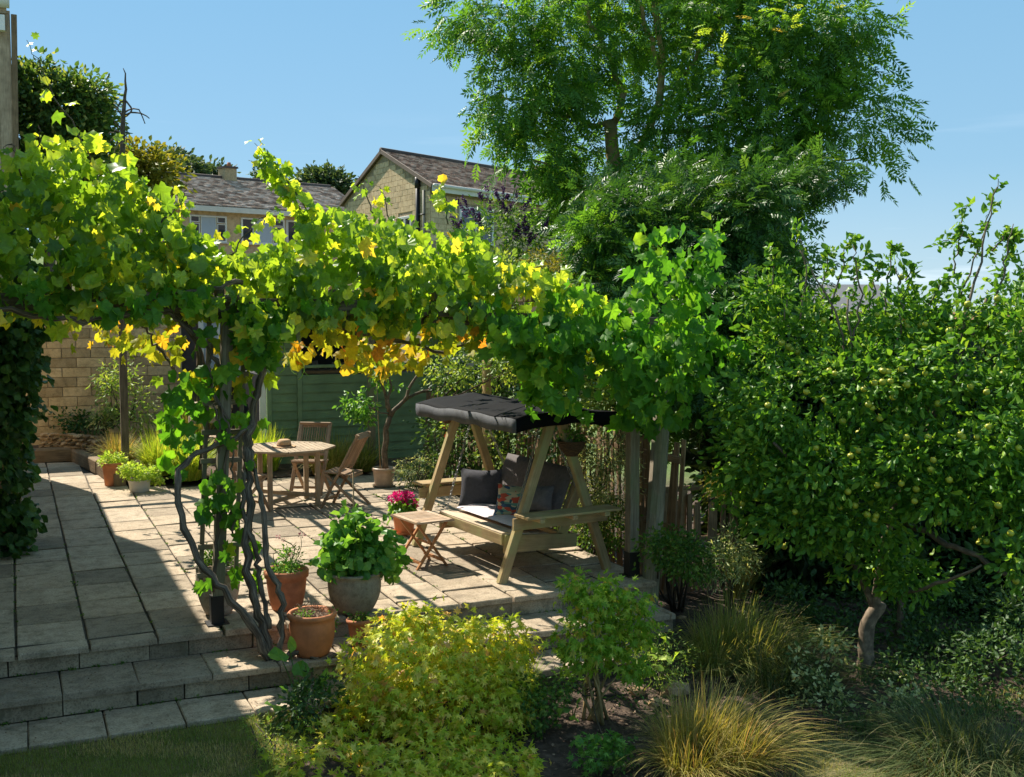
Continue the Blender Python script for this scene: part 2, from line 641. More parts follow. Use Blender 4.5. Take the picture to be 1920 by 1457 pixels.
# ------------------------------------------------------------------ material instances
M_slab = stone("slab_stone", (.50, .40, .29), (.33, .27, .20), (.60, .49, .365), speck=.4, moss=(.22, .18, .12))
M_riser = stone("riser_stone", (.44, .355, .25), (.27, .215, .145), (.57, .47, .33), speck=.4, moss=(.16, .14, .09), bst=.8)
M_joint = plain("joint_dirt", (.12, .10, .072), .95, .4, 20)
M_wallblock = stone("wall_block_stone", (.64, .48, .27), (.45, .335, .19), (.72, .56, .34), speck=.25, scale=1.2)
M_houseblock = stone("house_block_stone", (.68, .51, .31), (.58, .43, .26), (.74, .57, .36), speck=.1, scale=.6, bst=.3, varr=.18)
M_cream = plain("bounce_cream_render", (.62, .55, .42), .85, .08, 2)  # finish of the unseen house wall, made pale to bounce light into the shade
M_mortar = plain("mortar", (.34, .26, .165), .95, .3, 6)
M_drystone = stone("dry_stone", (.46, .31, .17), (.20, .13, .08), (.62, .46, .29), speck=.4, scale=1.6, bst=1.0)
M_sleeper = wood("sleeper_wood", (.36, .26, .155), (.20, .145, .09))
M_greywood = wood("weathered_wood", (.42, .37, .29), (.22, .185, .14), green=(.17, .19, .10))
M_beam = wood("beam_wood", (.26, .21, .155), (.12, .10, .072))
M_teak = wood("teak_wood", (.56, .46, .34), (.38, .30, .215), crack=.75)
M_teakchair = wood("chair_wood", (.50, .36, .25), (.33, .23, .155), crack=.75)
M_stool = wood("stool_wood", (.58, .28, .12), (.42, .19, .075), rough=.55, crack=.8)
M_stooltop = wood("stool_top_wood", (.68, .60, .52), (.46, .32, .21), rough=.7)
M_swing = wood("swing_wood", (.58, .44, .25), (.42, .31, .165), green=(.33, .33, .14), crack=.8)
M_seatslat = wood("seat_slat_wood", (.78, .67, .54), (.58, .47, .35), crack=.8)
M_palefence = wood("fence_wood", (.44, .30, .18), (.23, .155, .095))
M_terra = plain("terracotta", (.55, .20, .085), .75, .3, 7, bst=.4)
M_terradark = plain("terracotta_aged", (.46, .17, .08), .85, .4, 9, bst=.5)
M_greypot = stone("grey_stoneware", (.28, .245, .185), (.19, .165, .125), (.34, .30, .235), speck=.25, scale=2.5, bst=.3, varr=.05)
M_paleurn = stone("pale_stoneware", (.50, .42, .33), (.34, .29, .23), (.58, .50, .40), speck=.25, scale=2.5, bst=.3, varr=.05)
M_glazed = plain("glazed_beige", (.48, .33, .23), .35, .25, 9)
M_whitepot = plain("white_plastic", (.58, .56, .50), .5, .1, 8)
M_soil = stone("soil", (.13, .085, .06), (.05, .034, .025), (.26, .175, .12), speck=.5, scale=3, bst=1.5)
M_canopy = plain("black_canopy_fabric", (.006, .0065, .008), .8, .35, 7, spec=.08, bst=.5)
M_valance = plain("grey_valance_fabric", (.08, .084, .096), .8, .4, 9, bst=.5)
M_cushion = plain("charcoal_cushion_fabric", (.07, .07, .085), .9, .25, 30, bst=.5)
M_cushion2 = plain("grey_cushion_fabric", (.13, .115, .115), .9, .25, 30, bst=.5)
M_pad = plain("lilac_grey_pad_fabric", (.74, .64, .66), .9, .15, 20, bst=.4)
M_metal = plain("galvanised_metal", (.35, .35, .34), .4, .2, 20, metal=.9)
M_black = plain("black_metal", (.012, .012, .013), .45, .3, 10)
M_white = plain("white_frame_paint", (.74, .73, .70), .5, .08, 3)
M_fascia = plain("fascia_paint", (.66, .63, .57), .6, .1, 3)
M_dark = plain("dark_interior", (.012, .013, .015), .5, .3, 3)
M_curtain = plain("net_curtain", (.42, .48, .56), .8, .08, 3)
M_shed = plain("green_shed_paint", (.165, .245, .125), .65, .22, 5, bst=.3)
M_shedtrim = plain("green_trim_paint", (.18, .26, .14), .65, .2, 5)
M_hat = plain("straw_hat", (.52, .32, .17), .85, .2, 60, bst=.6)
M_wicker = wood("wicker", (.26, .15, .08), (.12, .07, .04), along=30, across=30)
M_barkvine = wood("vine_bark", (.40, .32, .25), (.10, .08, .065), along=7, across=40)
M_barkash = wood("ash_bark", (.60, .43, .20), (.42, .30, .14), along=2, across=12, green=(.16, .17, .06))
M_barkapple = wood("apple_bark", (.34, .26, .19), (.14, .11, .08), along=14, across=18)
M_barkdark = wood("dark_bark", (.20, .16, .125), (.08, .065, .05), along=8, across=20)
M_stake = wood("bamboo_cane", (.42, .33, .19), (.30, .22, .12))
def groundmat():
    m, nt, N, L, b = newmat("ground")
    p = worldpos(nt)
    soil = ramp(nt, noise(nt, p, 9, 6, .7), [(0.3, (.03, .022, .017)), (0.5, (.085, .06, .045)), (0.75, (.20, .145, .11))])
    grass = ramp(nt, noise(nt, p, .6, 8, .7), [(0.3, (.06, .10, .03)), (0.5, (.12, .17, .05)), (0.75, (.20, .22, .08))])
    sx = N.new("ShaderNodeSeparateXYZ"); L.new(p, sx.inputs[0])
    d = N.new("ShaderNodeVectorMath"); d.operation = "DISTANCE"; d.inputs[1].default_value = (4.5, 11, 0); L.new(p, d.inputs[0])
    mr = N.new("ShaderNodeMapRange"); mr.inputs["From Min"].default_value = 7.5; mr.inputs["From Max"].default_value = 9.5; L.new(d.outputs["Value"], mr.inputs[0])
    L.new(mixc(nt, mr.outputs[0], soil, grass), b.inputs["Base Color"])
    b.inputs["Roughness"].default_value = .95
    b.inputs["Specular IOR Level"].default_value = .2
    bump(nt, noise(nt, p, 30, 6, .75), b, 1.0, .02)
    return m


M_ground = groundmat()
M_lawn = stone("lawn_ground", (.20, .18, .07), (.12, .125, .05), (.32, .26, .13), speck=.3, scale=2)


def glassmat():
    m, nt, N, L, b = newmat("window_glass")
    b.inputs["Base Color"].default_value = (.03, .045, .06, 1)
    b.inputs["Roughness"].default_value = .05
    b.inputs["Specular IOR Level"].default_value = .9
    return m


M_glass = glassmat()

L_vine = leafmat("vine_leaf", [(0, (.050, .12, .018)), (.30, (.105, .20, .022)), (.60, (.18, .28, .032)), (.93, (.28, .35, .045)), (.985, (.32, .33, .04)), (1, (.38, .24, .05))], .52, .38, 2.0, (1.55, 1.2, .40), spec=.5)
L_vineyel = leafmat("vine_leaf_yellowing", [(0, (.10, .17, .018)), (.35, (.19, .24, .02)), (.75, (.30, .29, .03)), (.92, (.40, .25, .03)), (1, (.40, .15, .03))], .55, .55, 1.5, (1.25, 1.05, .4))
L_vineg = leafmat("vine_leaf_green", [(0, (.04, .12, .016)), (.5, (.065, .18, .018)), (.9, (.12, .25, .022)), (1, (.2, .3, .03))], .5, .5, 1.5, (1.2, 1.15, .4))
L_ivy = leafmat("ivy_leaf", [(0, (.018, .05, .014)), (.5, (.03, .08, .02)), (1, (.06, .13, .025))], .3, .4)
L_ash = leafmat("ash_leaf", [(0, (.035, .095, .014)), (.5, (.06, .15, .018)), (.9, (.10, .20, .022)), (1, (.15, .25, .025))], .5, .42, 1.5)
L_ashshade = leafmat("shaded_ash_leaf", [(0, (.020, .060, .014)), (.5, (.035, .095, .018)), (.9, (.06, .14, .022)), (1, (.10, .18, .025))], .36, .42, 1.2)  # darker copy of the ash leaf, with shade put into its colour
L_apple = leafmat("apple_leaf", [(0, (.04, .115, .016)), (.5, (.075, .175, .02)), (.85, (.13, .24, .026)), (1, (.21, .31, .035))], .42, .42, 1.3)
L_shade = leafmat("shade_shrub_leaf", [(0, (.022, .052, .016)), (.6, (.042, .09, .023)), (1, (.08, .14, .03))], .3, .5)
L_mid = leafmat("mid_shrub_leaf", [(0, (.035, .09, .018)), (.6, (.07, .15, .025)), (1, (.15, .22, .04))], .4, .45)
L_light = leafmat("light_shrub_leaf", [(0, (.09, .16, .03)), (.6, (.17, .26, .05)), (1, (.30, .34, .08))], .42, .5)
L_vari = leafmat("variegated_leaf", [(0, (.05, .10, .03)), (.4, (.14, .19, .07)), (.7, (.36, .38, .17)), (1, (.50, .50, .27))], .35, .5)
L_gold = leafmat("golden_maple_leaf", [(0, (.28, .40, .03)), (.35, (.46, .54, .05)), (.75, (.66, .65, .10)), (.93, (.74, .62, .16)), (1, (.60, .30, .10))], .42, .45, 1.3, (1.2, 1.1, .5))
L_smaple = leafmat("green_maple_leaf", [(0, (.09, .20, .018)), (.6, (.19, .31, .03)), (.92, (.34, .40, .06)), (1, (.42, .28, .08))], .45, .45, 1.3)
L_far = leafmat("far_tree_leaf", [(0, (.035, .065, .03)), (.6, (.065, .11, .045)), (1, (.12, .16, .06))], .35, .6)
L_goldcon = leafmat("golden_conifer_leaf", [(0, (.12, .15, .02)), (.6, (.23, .22, .025)), (1, (.36, .30, .04))], .35, .6)
L_laurel = leafmat("laurel_leaf", [(0, (.035, .075, .02)), (.6, (.07, .13, .03)), (.9, (.14, .19, .04)), (1, (.30, .28, .08))], .45, .4)
L_grassgold = leafmat("golden_grass", [(0, (.16, .17, .03)), (.5, (.30, .27, .06)), (.85, (.48, .38, .13)), (1, (.50, .28, .12))], .35, .6)
L_grassgreen = leafmat("green_grass", [(0, (.08, .12, .022)), (.5, (.18, .20, .04)), (.85, (.32, .28, .08)), (1, (.32, .24, .11))], .35, .6)
L_lawn = leafmat("lawn_grass", [(0, (.10, .15, .03)), (.4, (.17, .21, .05)), (.75, (.28, .26, .09)), (1, (.42, .34, .17))], .35, .6)
L_grassdark = leafmat("dark_grass", [(0, (.025, .045, .014)), (.5, (.05, .075, .02)), (.9, (.10, .11, .04)), (1, (.2, .16, .08))], .3, .6)
L_grassbright = leafmat("bright_grass", [(0, (.12, .20, .02)), (.6, (.26, .34, .035)), (1, (.42, .40, .07))], .45, .6)
L_pot = leafmat("pot_plant_leaf", [(0, (.05, .14, .025)), (.6, (.09, .22, .035)), (1, (.19, .32, .06))], .42, .45)
L_lime = leafmat("lime_leaf", [(0, (.16, .26, .03)), (.6, (.28, .40, .06)), (1, (.45, .50, .15))], .45, .5)
L_petal = leafmat("pink_petal", [(0, (.62, .012, .16)), (.6, (.80, .02, .24)), (1, (.85, .10, .35))], .35, .5, 1.0, (1, 1, 1))
L_rose = leafmat("pale_rose_petal", [(0, (.55, .10, .16)), (.6, (.65, .25, .30)), (1, (.75, .45, .45))], .35, .5, 1.0, (1, 1, 1))
L_red = leafmat("red_petal", [(0, (.5, .015, .015)), (1, (.7, .04, .03))], .3, .5, 1.0, (1, 1, 1))
L_purple = leafmat("purple_petal", [(0, (.045, .015, .055)), (.6, (.10, .03, .12)), (1, (.16, .06, .20))], .25, .6, 1.0, (1, 1, 1))
L_litter = leafmat("dry_litter", [(0, (.09, .055, .035)), (.5, (.20, .13, .08)), (1, (.36, .25, .17))], .15, .8, 1.0, (1, 1, 1))
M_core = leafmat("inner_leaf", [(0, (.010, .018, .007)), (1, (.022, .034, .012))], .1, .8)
M_apple = plain("apple_skin", (.42, .42, .035), .4, .25, 14, spec=.5)

# ================================================================== GROUND
def terrain(x, y):
    """height of the garden ground"""
    z = -0.46 + 0 * x
    bed = np.clip((x - 1.6) / 1.2, 0, 1)
    z = z - .12 * bed * np.clip((8.2 - y) / 2, 0, 1)
    z = z - .10 * np.clip((x - 5.5) / 2, 0, 1)
    z = np.where((x < 1.9) & (y < 8.0), -0.375, z)
    d = np.clip((y - 30) / 90, 0, 1)
    left = np.clip(1 - (x - 10) / 60, 0, 1)
    z = z + 9.0 * d * d * left
    return z


gx = np.concatenate([np.linspace(-900, -40, 10), np.linspace(-30, -4, 8), np.linspace(-3, 12, 76), np.linspace(14, 60, 14), np.linspace(80, 900, 10)])
gy = np.concatenate([np.linspace(-30, 3, 6), np.linspace(4, 21, 86), np.linspace(23, 60, 14), np.linspace(70, 260, 16), np.linspace(320, 1500, 8)])
X, Y = np.meshgrid(gx, gy)
Z = terrain(X, Y)
near = (X > -3) & (X < 12) & (Y < 21)
Z = Z + np.where(near & ~((X < 1.9) & (Y < 8)), R.normal(size=Z.shape) * .012, 0)
nx, ny = len(gx), len(gy)
ii = np.arange(nx * ny).reshape(ny, nx)
Fq = np.stack([ii[:-1, :-1], ii[:-1, 1:], ii[1:, 1:], ii[1:, :-1]], -1).reshape(-1, 4)
tag(trimesh("ground", np.stack([X, Y, Z], -1).reshape(-1, 3), Fq, M_ground), kind="structure")

# lawn: a sheet over the ground, and its grass
def poly_sheet(name, pts, z, mat, thick=0.0):
    m = MB(); n = len(pts)
    m.add([(p[0], p[1], z) for p in pts], [list(range(n))])
    return m.build(name, mat)


lawn_pts = [(-3, 3.5), (1.15, 3.5), (1.35, 6.4), (1.55, 7.1), (1.65, 7.72), (-3, 7.72)]
tag(poly_sheet("lawn", lawn_pts, -.368, M_lawn), kind="structure")
lawn2 = [G(1500, 1405, -.55), G(1560, 1385, -.55), G(1700, 1400, -.55), G(1990, 1440, -.55), G(1990, 1700, -.55), G(1450, 1700, -.55)]
tag(poly_sheet("lawn", [p[:2] for p in lawn2], -.555, M_lawn), kind="structure")


def lawn_grass(x0, x1, y0, y1, z, n, edge=None):
    p = np.stack([R.uniform(x0, x1, n), R.uniform(y0, y1, n), np.full(n, z)], 1)
    if edge is not None: p = p[edge(p)]
    n = len(p)
    th = R.random(n) * 6.28
    o = np.stack([np.cos(th), np.sin(th), np.zeros(n)], 1) * R.uniform(.004, .022, n)[:, None]
    s = np.stack([-np.sin(th), np.cos(th), np.zeros(n)], 1) * R.uniform(.0012, .0028, n)[:, None]
    h = R.uniform(.012, .042, n)
    V = np.stack([p - s, p + s, p + o + np.array([0, 0, 1.0]) * h[:, None]], 1)
    Fc = np.arange(n * 3).reshape(-1, 3)
    pt = np.clip(.45 * R.random(n) + .55 * (.5 + .5 * np.sin(p[:, 0] * 5 + 2 * np.sin(p[:, 1] * 6))), 0, .99)
    return trimesh("grass", V.reshape(-1, 3), Fc, L_lawn, None, np.repeat(pt, 3))


g = lawn_grass(-.6, 1.75, 5.4, 7.74, -.368, 60000, lambda p: p[:, 0] < 1.25 + .4 * np.clip(p[:, 1] - 6, 0, 1.6) + .08 * np.sin(p[:, 1] * 9))
tag(g, "short patchy lawn grass below the lowest stone step", "grass", kind="stuff")
g = lawn_grass(3.9, 7.5, 4.6, 6.4, -.555, 26000)
tag(g, "worn shaded grass at the lower right corner", "grass", kind="stuff")

# ================================================================== PATIO
patio = bpy.data.objects.new("patio", None); COL.objects.link(patio)
patio["kind"] = "structure"; patio["label"] = "raised patio of weathered beige slabs"
patio.location = (2, 8.72, 0)
m = MB(); m.box((-1.6, 8.80, -.45), (5.42, 21.5, -.03)); m.build("patio_bed", M_joint, patio)
WX, DY, Y0 = .4925, .593, 8.70


def slab_obj(parent, name, lo, hi, mat, tilt=.0035, bev=.06, side=None):
    c = (np.asarray(lo) + np.asarray(hi)) / 2
    h = (np.asarray(hi) - np.asarray(lo)) / 2
    # an uneven slab: chamfered box with a slightly worn outline
    m = MB()
    b = min(.008, h[2] * .5)
    top = []; rim = []; bot = []
    for sx, sy in ((-1, -1), (1, -1), (1, 1), (-1, 1)):
        jx, jy = R.normal() * .003, R.normal() * .003
        dz = R.normal() * tilt
        x, y = c[0] + sx * h[0] + jx, c[1] + sy * h[1] + jy
        top.append((x - sx * b, y - sy * b, hi[2] + dz))
        rim.append((x, y, hi[2] - b + dz)); bot.append((x, y, lo[2]))
    m.add(top + rim + bot, [[0, 1, 2, 3]] + [[8 + i, 8 + (i + 1) % 4, 4 + (i + 1) % 4, 4 + i] for i in range(4)] + [[4 + i, 4 + (i + 1) % 4, (i + 1) % 4, i] for i in range(4)])
    o = m.build(name, mat, parent)
    if side is not None:
        o.data.materials.append(side)
        for i in range(1, 5): o.data.polygons[i].material_index = 1
    return o


def in_patio(x, y):
    if y > 16.3 and x > 1.25: return False
    if y > 16.4 and x > .95 + (19.4 - y) * .13: return False
    if y > 19.4: return False
    return x < 5.30


ks = range(-3, 11)
for k in ks:
    x0 = -.03 + WX * k
    x1 = x0 + WX
    off = {0: 0, 1: .20, 2: .05, 3: .24}.get(k % 4, .1)
    if k in (0, 1): off = .20
    ys = [Y0]
    y = Y0 + .21 + (off if k > 1 else 0)
    if y - Y0 > .05: ys.append(y)
    while y < 20:
        st = DY if random.random() < .8 else DY * random.choice((.72, 1.0, 1.28))
        y += st; ys.append(y)
    for a, b in zip(ys[:-1], ys[1:]):
        if not in_patio((x0 + x1) / 2, (a + b) / 2): continue
        xr = min(x1, 5.36)
        lo = (x0 + .009, a + (.0 if a == Y0 else .013), -.045); hi = (xr - .009, b - .013, R.normal() * .002)
        slab_obj(patio, "slab", lo, hi, M_slab, side=None if a == Y0 else M_joint)

# steps: treads and risers of block, one structure
steps = bpy.data.objects.new("steps", None); COL.objects.link(steps)
steps["kind"] = "structure"; steps["label"] = "three low steps of stone slabs on block risers"
steps.location = (2, 8.2, -.34)
m = MB(); m.box((-1.6, 8.30, -.5), (5.30, 8.79, -.219)); m.build("step_core", M_joint, steps)
m = MB(); m.box((-1.6, 7.80, -.5), (4.8, 8.30, -.40)); m.build("step_core", M_joint, steps)


def course(x0, x1, y, z0, z1, widths, off=0.0, depth=.10, name="block"):
    x = x0 - off; i = 0
    while x < x1:
        w = widths[i % len(widths)] * random.uniform(.96, 1.04)
        a, b = max(x, x0), min(x + w, x1)
        if b - a > .05:
            d = R.normal() * .004
            slab_obj(steps, name, (a + .005, y + d, z0), (b - .005, y + depth, z1), M_riser, tilt=.0)
        x += w; i += 1


course(-1.2, 5.35, 8.735, -.168, -.048, [.49, .30, .47, .48], .12)
course(-1.2, 5.25, 8.245, -.338, -.218, [.5, .33, .47, .46], .3)


def treads(x0, x1, y0, y1, z, widths, off):
    x = x0 - off; i = 0
    while x < x1:
        w = widths[i % len(widths)] * random.uniform(.96, 1.04)
        a, b = max(x, x0), min(x + w, x1)
        if b - a > .05:
            slab_obj(steps, "tread_slab", (a + .004, y0 + R.normal() * .004, z - .048), (b - .004, y1, z), M_slab, tilt=.003)
        x += w; i += 1


treads(-1.2, 5.25, 8.205, 8.732, -.170, [.49, .50, .48, .5], .05)
treads(-1.2, 4.75, 7.76, 8.240, -.340, [.50, .5, .49], .22)

# ================================================================== HOUSES
def house_at(name, label, corner, ang_f, ang_g, Lf, Wg, z0, ze, rise, left_ext=0, **k):
    """two-storey house: corner point on plan, front wall runs along ang_f, gable along ang_g (angles from the view axis)"""
    def hd(a):
        a = math.radians(a)
        v = FW * math.cos(a) + RT * math.sin(a); v = np.array([v[0], v[1], 0]); return v / np.linalg.norm(v)
    f = hd(ang_f); g = hd(ang_g)
    c = np.array([corner[0], corner[1], 0.0])
    th = empty(name, (c[0], c[1], z0), label, "house")
    return th, c, f, g


def V3(p, z): return np.array([p[0], p[1], z])


def wallblocks(th, c, d, out, L, z0, z1, bw, bh, mat, skip=None, topf=None, name="block", th_=.02, maxn=300):
    """courses of separate blocks set on a wall face"""
    me = {}
    n = 0; row = 0; z = z0
    up = np.array([0, 0, 1.0])
    while z + bh <= z1 + 1e-6:
        x = -bw * (.5 if row % 2 else 0) ; x += 0
        while x < L:
            a, b = max(x, 0), min(x + bw, L)
            mid = (a + b) / 2
            ok = b - a > bw * .2
            if topf is not None and z + bh > topf(mid): ok = False
            if skip and skip(a, b, z, z + bh): ok = False
            if ok and n < maxn:
                key = round(b - a, 2)
                if key not in me:
                    w, h = (b - a) / 2 - .006, bh / 2 - .005
                    k = .004
                    mb = MB()
                    v = []
                    for dz, q in ((0, 0), (th_ - k, 0), (th_, k)):
                        v += [(-w + q, -dz, -h + q), (w - q, -dz, -h + q), (w - q, -dz, h - q), (-w + q, -dz, h - q)]
                    fs = [[8, 9, 10, 11]]
                    for r in (0, 4):
                        fs += [[r + i, r + (i + 1) % 4, r + 4 + (i + 1) % 4, r + 4 + i] for i in range(4)]
                    mb.add(v, fs)
                    mm = mb.me(name); mm.materials.append(mat); me[key] = mm
                o = bpy.data.objects.new(name, me[key]); COL.objects.link(o); o.parent = th
                p = c + d * mid + up * (z + bh / 2) + out * R.normal() * .002
                rl = root_loc(th)
                M = Matrix(((d[0], -out[0], 0, p[0] - rl.x), (d[1], -out[1], 0, p[1] - rl.y), (0, 0, 1, p[2] - rl.z), (0, 0, 0, 1)))
                o.matrix_basis = M
                n += 1
            x += bw
        z += bh; row += 1
    return n


def quadprism(m, pts, zt):
    """pts: bottom ring list of 3D, extruded up to zt"""
    n = len(pts)
    v = [tuple(p) for p in pts] + [(p[0], p[1], zt) for p in pts]
    m.add(v, [list(range(n - 1, -1, -1)), list(range(n, 2 * n))] + [[i, (i + 1) % n, n + (i + 1) % n, n + i] for i in range(n)])


def rooftiles(th, e0, e1, r0, r1, mat, tw, tl, name="roof_tiles", thick=.03):
    """plain tiles laid in courses between the eave line e0-e1 and the ridge line r0-r1 (real overlapping pieces, joined)"""
    e0, e1, r0, r1 = [np.asarray(a, float) for a in (e0, e1, r0, r1)]
    Lw = np.linalg.norm(e1 - e0); Ls = np.linalg.norm(r0 - e0)
    nu, nv = int(Lw / tw), int(Ls / tl)
    n = nrm(np.cross(e1 - e0, r0 - e0))
    if n[2] < 0: n = -n
    V = []; Fc = []; T = []
    def P(u, v): return (e0 * (1 - u) + e1 * u) * (1 - v) + (r0 * (1 - u) + r1 * u) * v
    for j in range(nv):
        for i in range(-1, nu + 1):
            u0 = (i + (.5 if j % 2 else 0) + .03) / nu; u1 = (i + 1 + (.5 if j % 2 else 0) - .03) / nu
            u0, u1 = max(0, u0), min(1, u1)
            if u1 - u0 < .2 / nu: continue
            v0, v1 = j / nv, min(1, (j + 1.15) / nv)
            lift = thick * (1 + .5 * random.uniform(-1, 1))
            a, b, c, d = P(u0, v0) + n * lift, P(u1, v0) + n * lift * random.uniform(.8, 1.2), P(u1, v1) + n * .004, P(u0, v1) + n * .004
            e, f = P(u0, v0), P(u1, v0)
            k = len(V)
            V += [a, b, c, d, e, f]
            Fc += [(k, k + 1, k + 2), (k, k + 2, k + 3), (k + 4, k + 5, k + 1), (k + 4, k + 1, k), (k + 4, k, k + 3), (k + 5, k + 2, k + 1)]
            T += [random.random()] * 6
    o = trimesh(name, np.array(V), np.array(Fc), mat, th, np.array(T)); o["kind"] = "stuff"
    return o


def tilemat(name, cols):
    m, nt, N, L, b = newmat(name)
    at = N.new("ShaderNodeAttribute"); at.attribute_name = "tint"
    c = ramp(nt, at.outputs["Fac"], cols)
    s = ramp(nt, noise(nt, worldpos(nt), 2.5, 6, .7), [(.35, (.6, .6, .58)), (.65, (1.15, 1.12, 1.1))])
    c = mixc(nt, 1.0, c, s, "MULTIPLY")
    L.new(c, b.inputs["Base Color"]); b.inputs["Roughness"].default_value = .95
    b.inputs["Specular IOR Level"].default_value = .05
    return m


M_tile = tilemat("roof_tile", [(0, (.25, .14, .10)), (.5, (.48, .30, .215)), (1, (.66, .45, .34))])
M_tile2 = tilemat("roof_tile_lichen", [(0, (.24, .16, .12)), (.5, (.52, .37, .28)), (1, (.74, .58, .47))])
M_ridge = plain("ridge_tile", (.10, .075, .065), .8, .3, 3)


def window(th, o, d, out, w, h, frames, name="window", curtain=None):
    """window with frame bars and panes, o = lower corner on wall; frames: list of (u0,v0,u1,v1) panes in metres"""
    up = np.array([0, 0, 1.0])
    P = lambda u, v, k=0: o + d * u + up * v + out * k
    m = MB()
    b = .055
    m.bar(P(0, b / 2, .03), P(w, b / 2, .03), .08, b); m.bar(P(0, h - b / 2, .03), P(w, h - b / 2, .03), .08, b)
    m.bar(P(b / 2, b, .032), P(b / 2, h - b, .032), b, .08, up=out); m.bar(P(w - b / 2, b, .032), P(w - b / 2, h - b, .032), b, .08, up=out)
    for (u0, v0, u1, v1) in frames:
        e = .035
        m.bar(P(u0, v0 + e / 2, .036), P(u1, v0 + e / 2, .036), .06, e); m.bar(P(u0, v1 - e / 2, .036), P(u1, v1 - e / 2, .036), .06, e)
        m.bar(P(u0 + e / 2, v0, .038), P(u0 + e / 2, v1, .038), e, .06, up=out); m.bar(P(u1 - e / 2, v0, .038), P(u1 - e / 2, v1, .038), e, .06, up=out)
    wdo = m.build(name, M_white, th)
    for (u0, v0, u1, v1) in frames:
        m = MB(); m.add([P(u0, v0, .022), P(u1, v0, .022), P(u1, v1, .022), P(u0, v1, .022)], [[0, 1, 2, 3]])
        m.build("pane", M_curtain if curtain and curtain((u0 + u1) / 2, (v0 + v1) / 2) else M_glass, wdo)
    m = MB(); m.bar(P(-.06, -.03, .05), P(w + .06, -.03, .05), .16, .05); m.build("sill", M_fascia, wdo)
    return wdo


# ---- main house, centre: gable toward us
Zc = 42.0
cc = D(808, 577, Zc)
house, c0, fd, gd = house_at("house", "tan block house with brown tiled roof and gable seen over the vine", cc, 37, -30, 14, 8.6, -0.5, 7.04, 1.66)
Lf, Wg, z0, ze, rise = 15.0, 8.6, 0.0, 7.04, 1.66
up = np.array([0, 0, 1.0])
def outward(d, other):
    o = -other - d * (-other @ d); return nrm(o)
of = outward(fd, gd); og = outward(gd, fd)
m = MB()
c1 = c0 + fd * Lf; c2 = c1 + gd * Wg; c3 = c0 + gd * Wg
quadprism(m, [V3(c0, z0), V3(c1, z0), V3(c2, z0), V3(c3, z0)], ze)
a0 = c0 + gd * Wg / 2; a1 = c1 + gd * Wg / 2
m.add([V3(c0, ze), V3(c3, ze), V3(a0, ze + rise), V3(c1, ze), V3(c2, ze), V3(a1, ze + rise)], [[0, 1, 2], [3, 5, 4], [0, 2, 5, 3], [1, 4, 5, 2]])
m.build("wall", M_mortar, house)
gt = lambda x: ze + rise * (1 - abs(x - Wg / 2) / (Wg / 2)) - .12
gwin = lambda a, b, z, zz: (b > 1.55 and a < 2.85 and z < 6.1)
wallblocks(house, c0 + og * .001, gd, og, Wg, 5.35, ze + rise, .44, .215, M_houseblock, skip=gwin, topf=lambda x: gt(x) if 1 else 0, maxn=290)
fwin = lambda a, b, z, zz: (zz > 4.9 and z < 6.45 and ((b > 1.6 and a < 3.8) or (b > 8.1 and a < 10.3)))
wallblocks(house, c0 + of * .001, fd, of, 11.5, 5.0, ze - .3, .44, .215, M_houseblock, skip=fwin, name="block", maxn=290)
ov = .32
E0 = c0 - fd * .15 - gd * ov; E1 = c1 + fd * .15 - gd * ov; Bk0 = c3 - fd * .15 + gd * ov; Bk1 = c2 + fd * .15 + gd * ov
sl_ = rise / (Wg / 2)
r0 = V3(a0 - fd * .15, ze + rise + .12); r1 = V3(a1 + fd * .15, ze + rise + .12)
m = MB()
zE = ze + .12 - ov * sl_
m.add([V3(E0, zE), V3(E1, zE), r1, r0, V3(Bk0, zE), V3(Bk1, zE)], [[0, 1, 2, 3], [4, 3, 2, 5]])
m.add([V3(E0, zE - .1), V3(E1, zE - .1), r1 - up * .1, r0 - up * .1, V3(Bk0, zE - .1), V3(Bk1, zE - .1)], [[0, 1, 2, 3], [4, 3, 2, 5]])
roof = m.build("roof", M_ridge, house)
rooftiles(roof, V3(E0, zE), V3(E1, zE), r0, r1, M_tile, .30, .20)
m = MB(); m.tube([r0 + up * .03, r1 + up * .03], .10, 8); m.build("ridge", M_ridge, roof)
m = MB()
m.bar(V3(E0, zE - .04), r0 - up * .04, .04, .16); m.bar(V3(Bk0, zE - .04), r0 - up * .04, .04, .16)
m.build("bargeboard", plain("brown_barge", (.17, .12, .09), .7), roof)
m = MB(); m.bar(V3(E0, zE - .13) + of * .05, V3(E1, zE - .13) + of * .05, .05, .26)
m.build("fascia", M_fascia, roof)
m = MB(); m.tube([V3(E0, zE - .03) + of * .13, V3(E1, zE - .03) + of * .13], .065, 8)
m.build("gutter", M_fascia, roof)
m = MB()
dp = c0 + gd * .9 + og * .1
m.tube([V3(dp, 3.0), V3(dp, 7.2)], .085, 8); m.tube([V3(dp, 7.0), V3(dp, 7.42)], .11, 8)
m.tube([V3(dp, 6.0), V3(dp - gd * .55, 6.0)], .03, 6)
m.build("soil_pipe", M_black, house)
m = MB(); dp = c0 + gd * .42 + og * .07; m.tube([V3(dp, 3.0), V3(dp, 6.9)], .05, 8); m.build("downpipe", plain("grey_pipe", (.28, .25, .2), .6), house)
window(house, V3(c0 + gd * 1.6 + og * .0, 4.9), gd, og, 1.2, 1.15, [(.06, .06, .58, 1.09), (.62, .06, 1.14, 1.09)])
window(house, V3(c0 + fd * 1.65, 5.0), fd, of, 2.1, 1.4, [(.06, .06, .98, 1.34), (1.02, .06, 2.04, 1.34)], curtain=None)
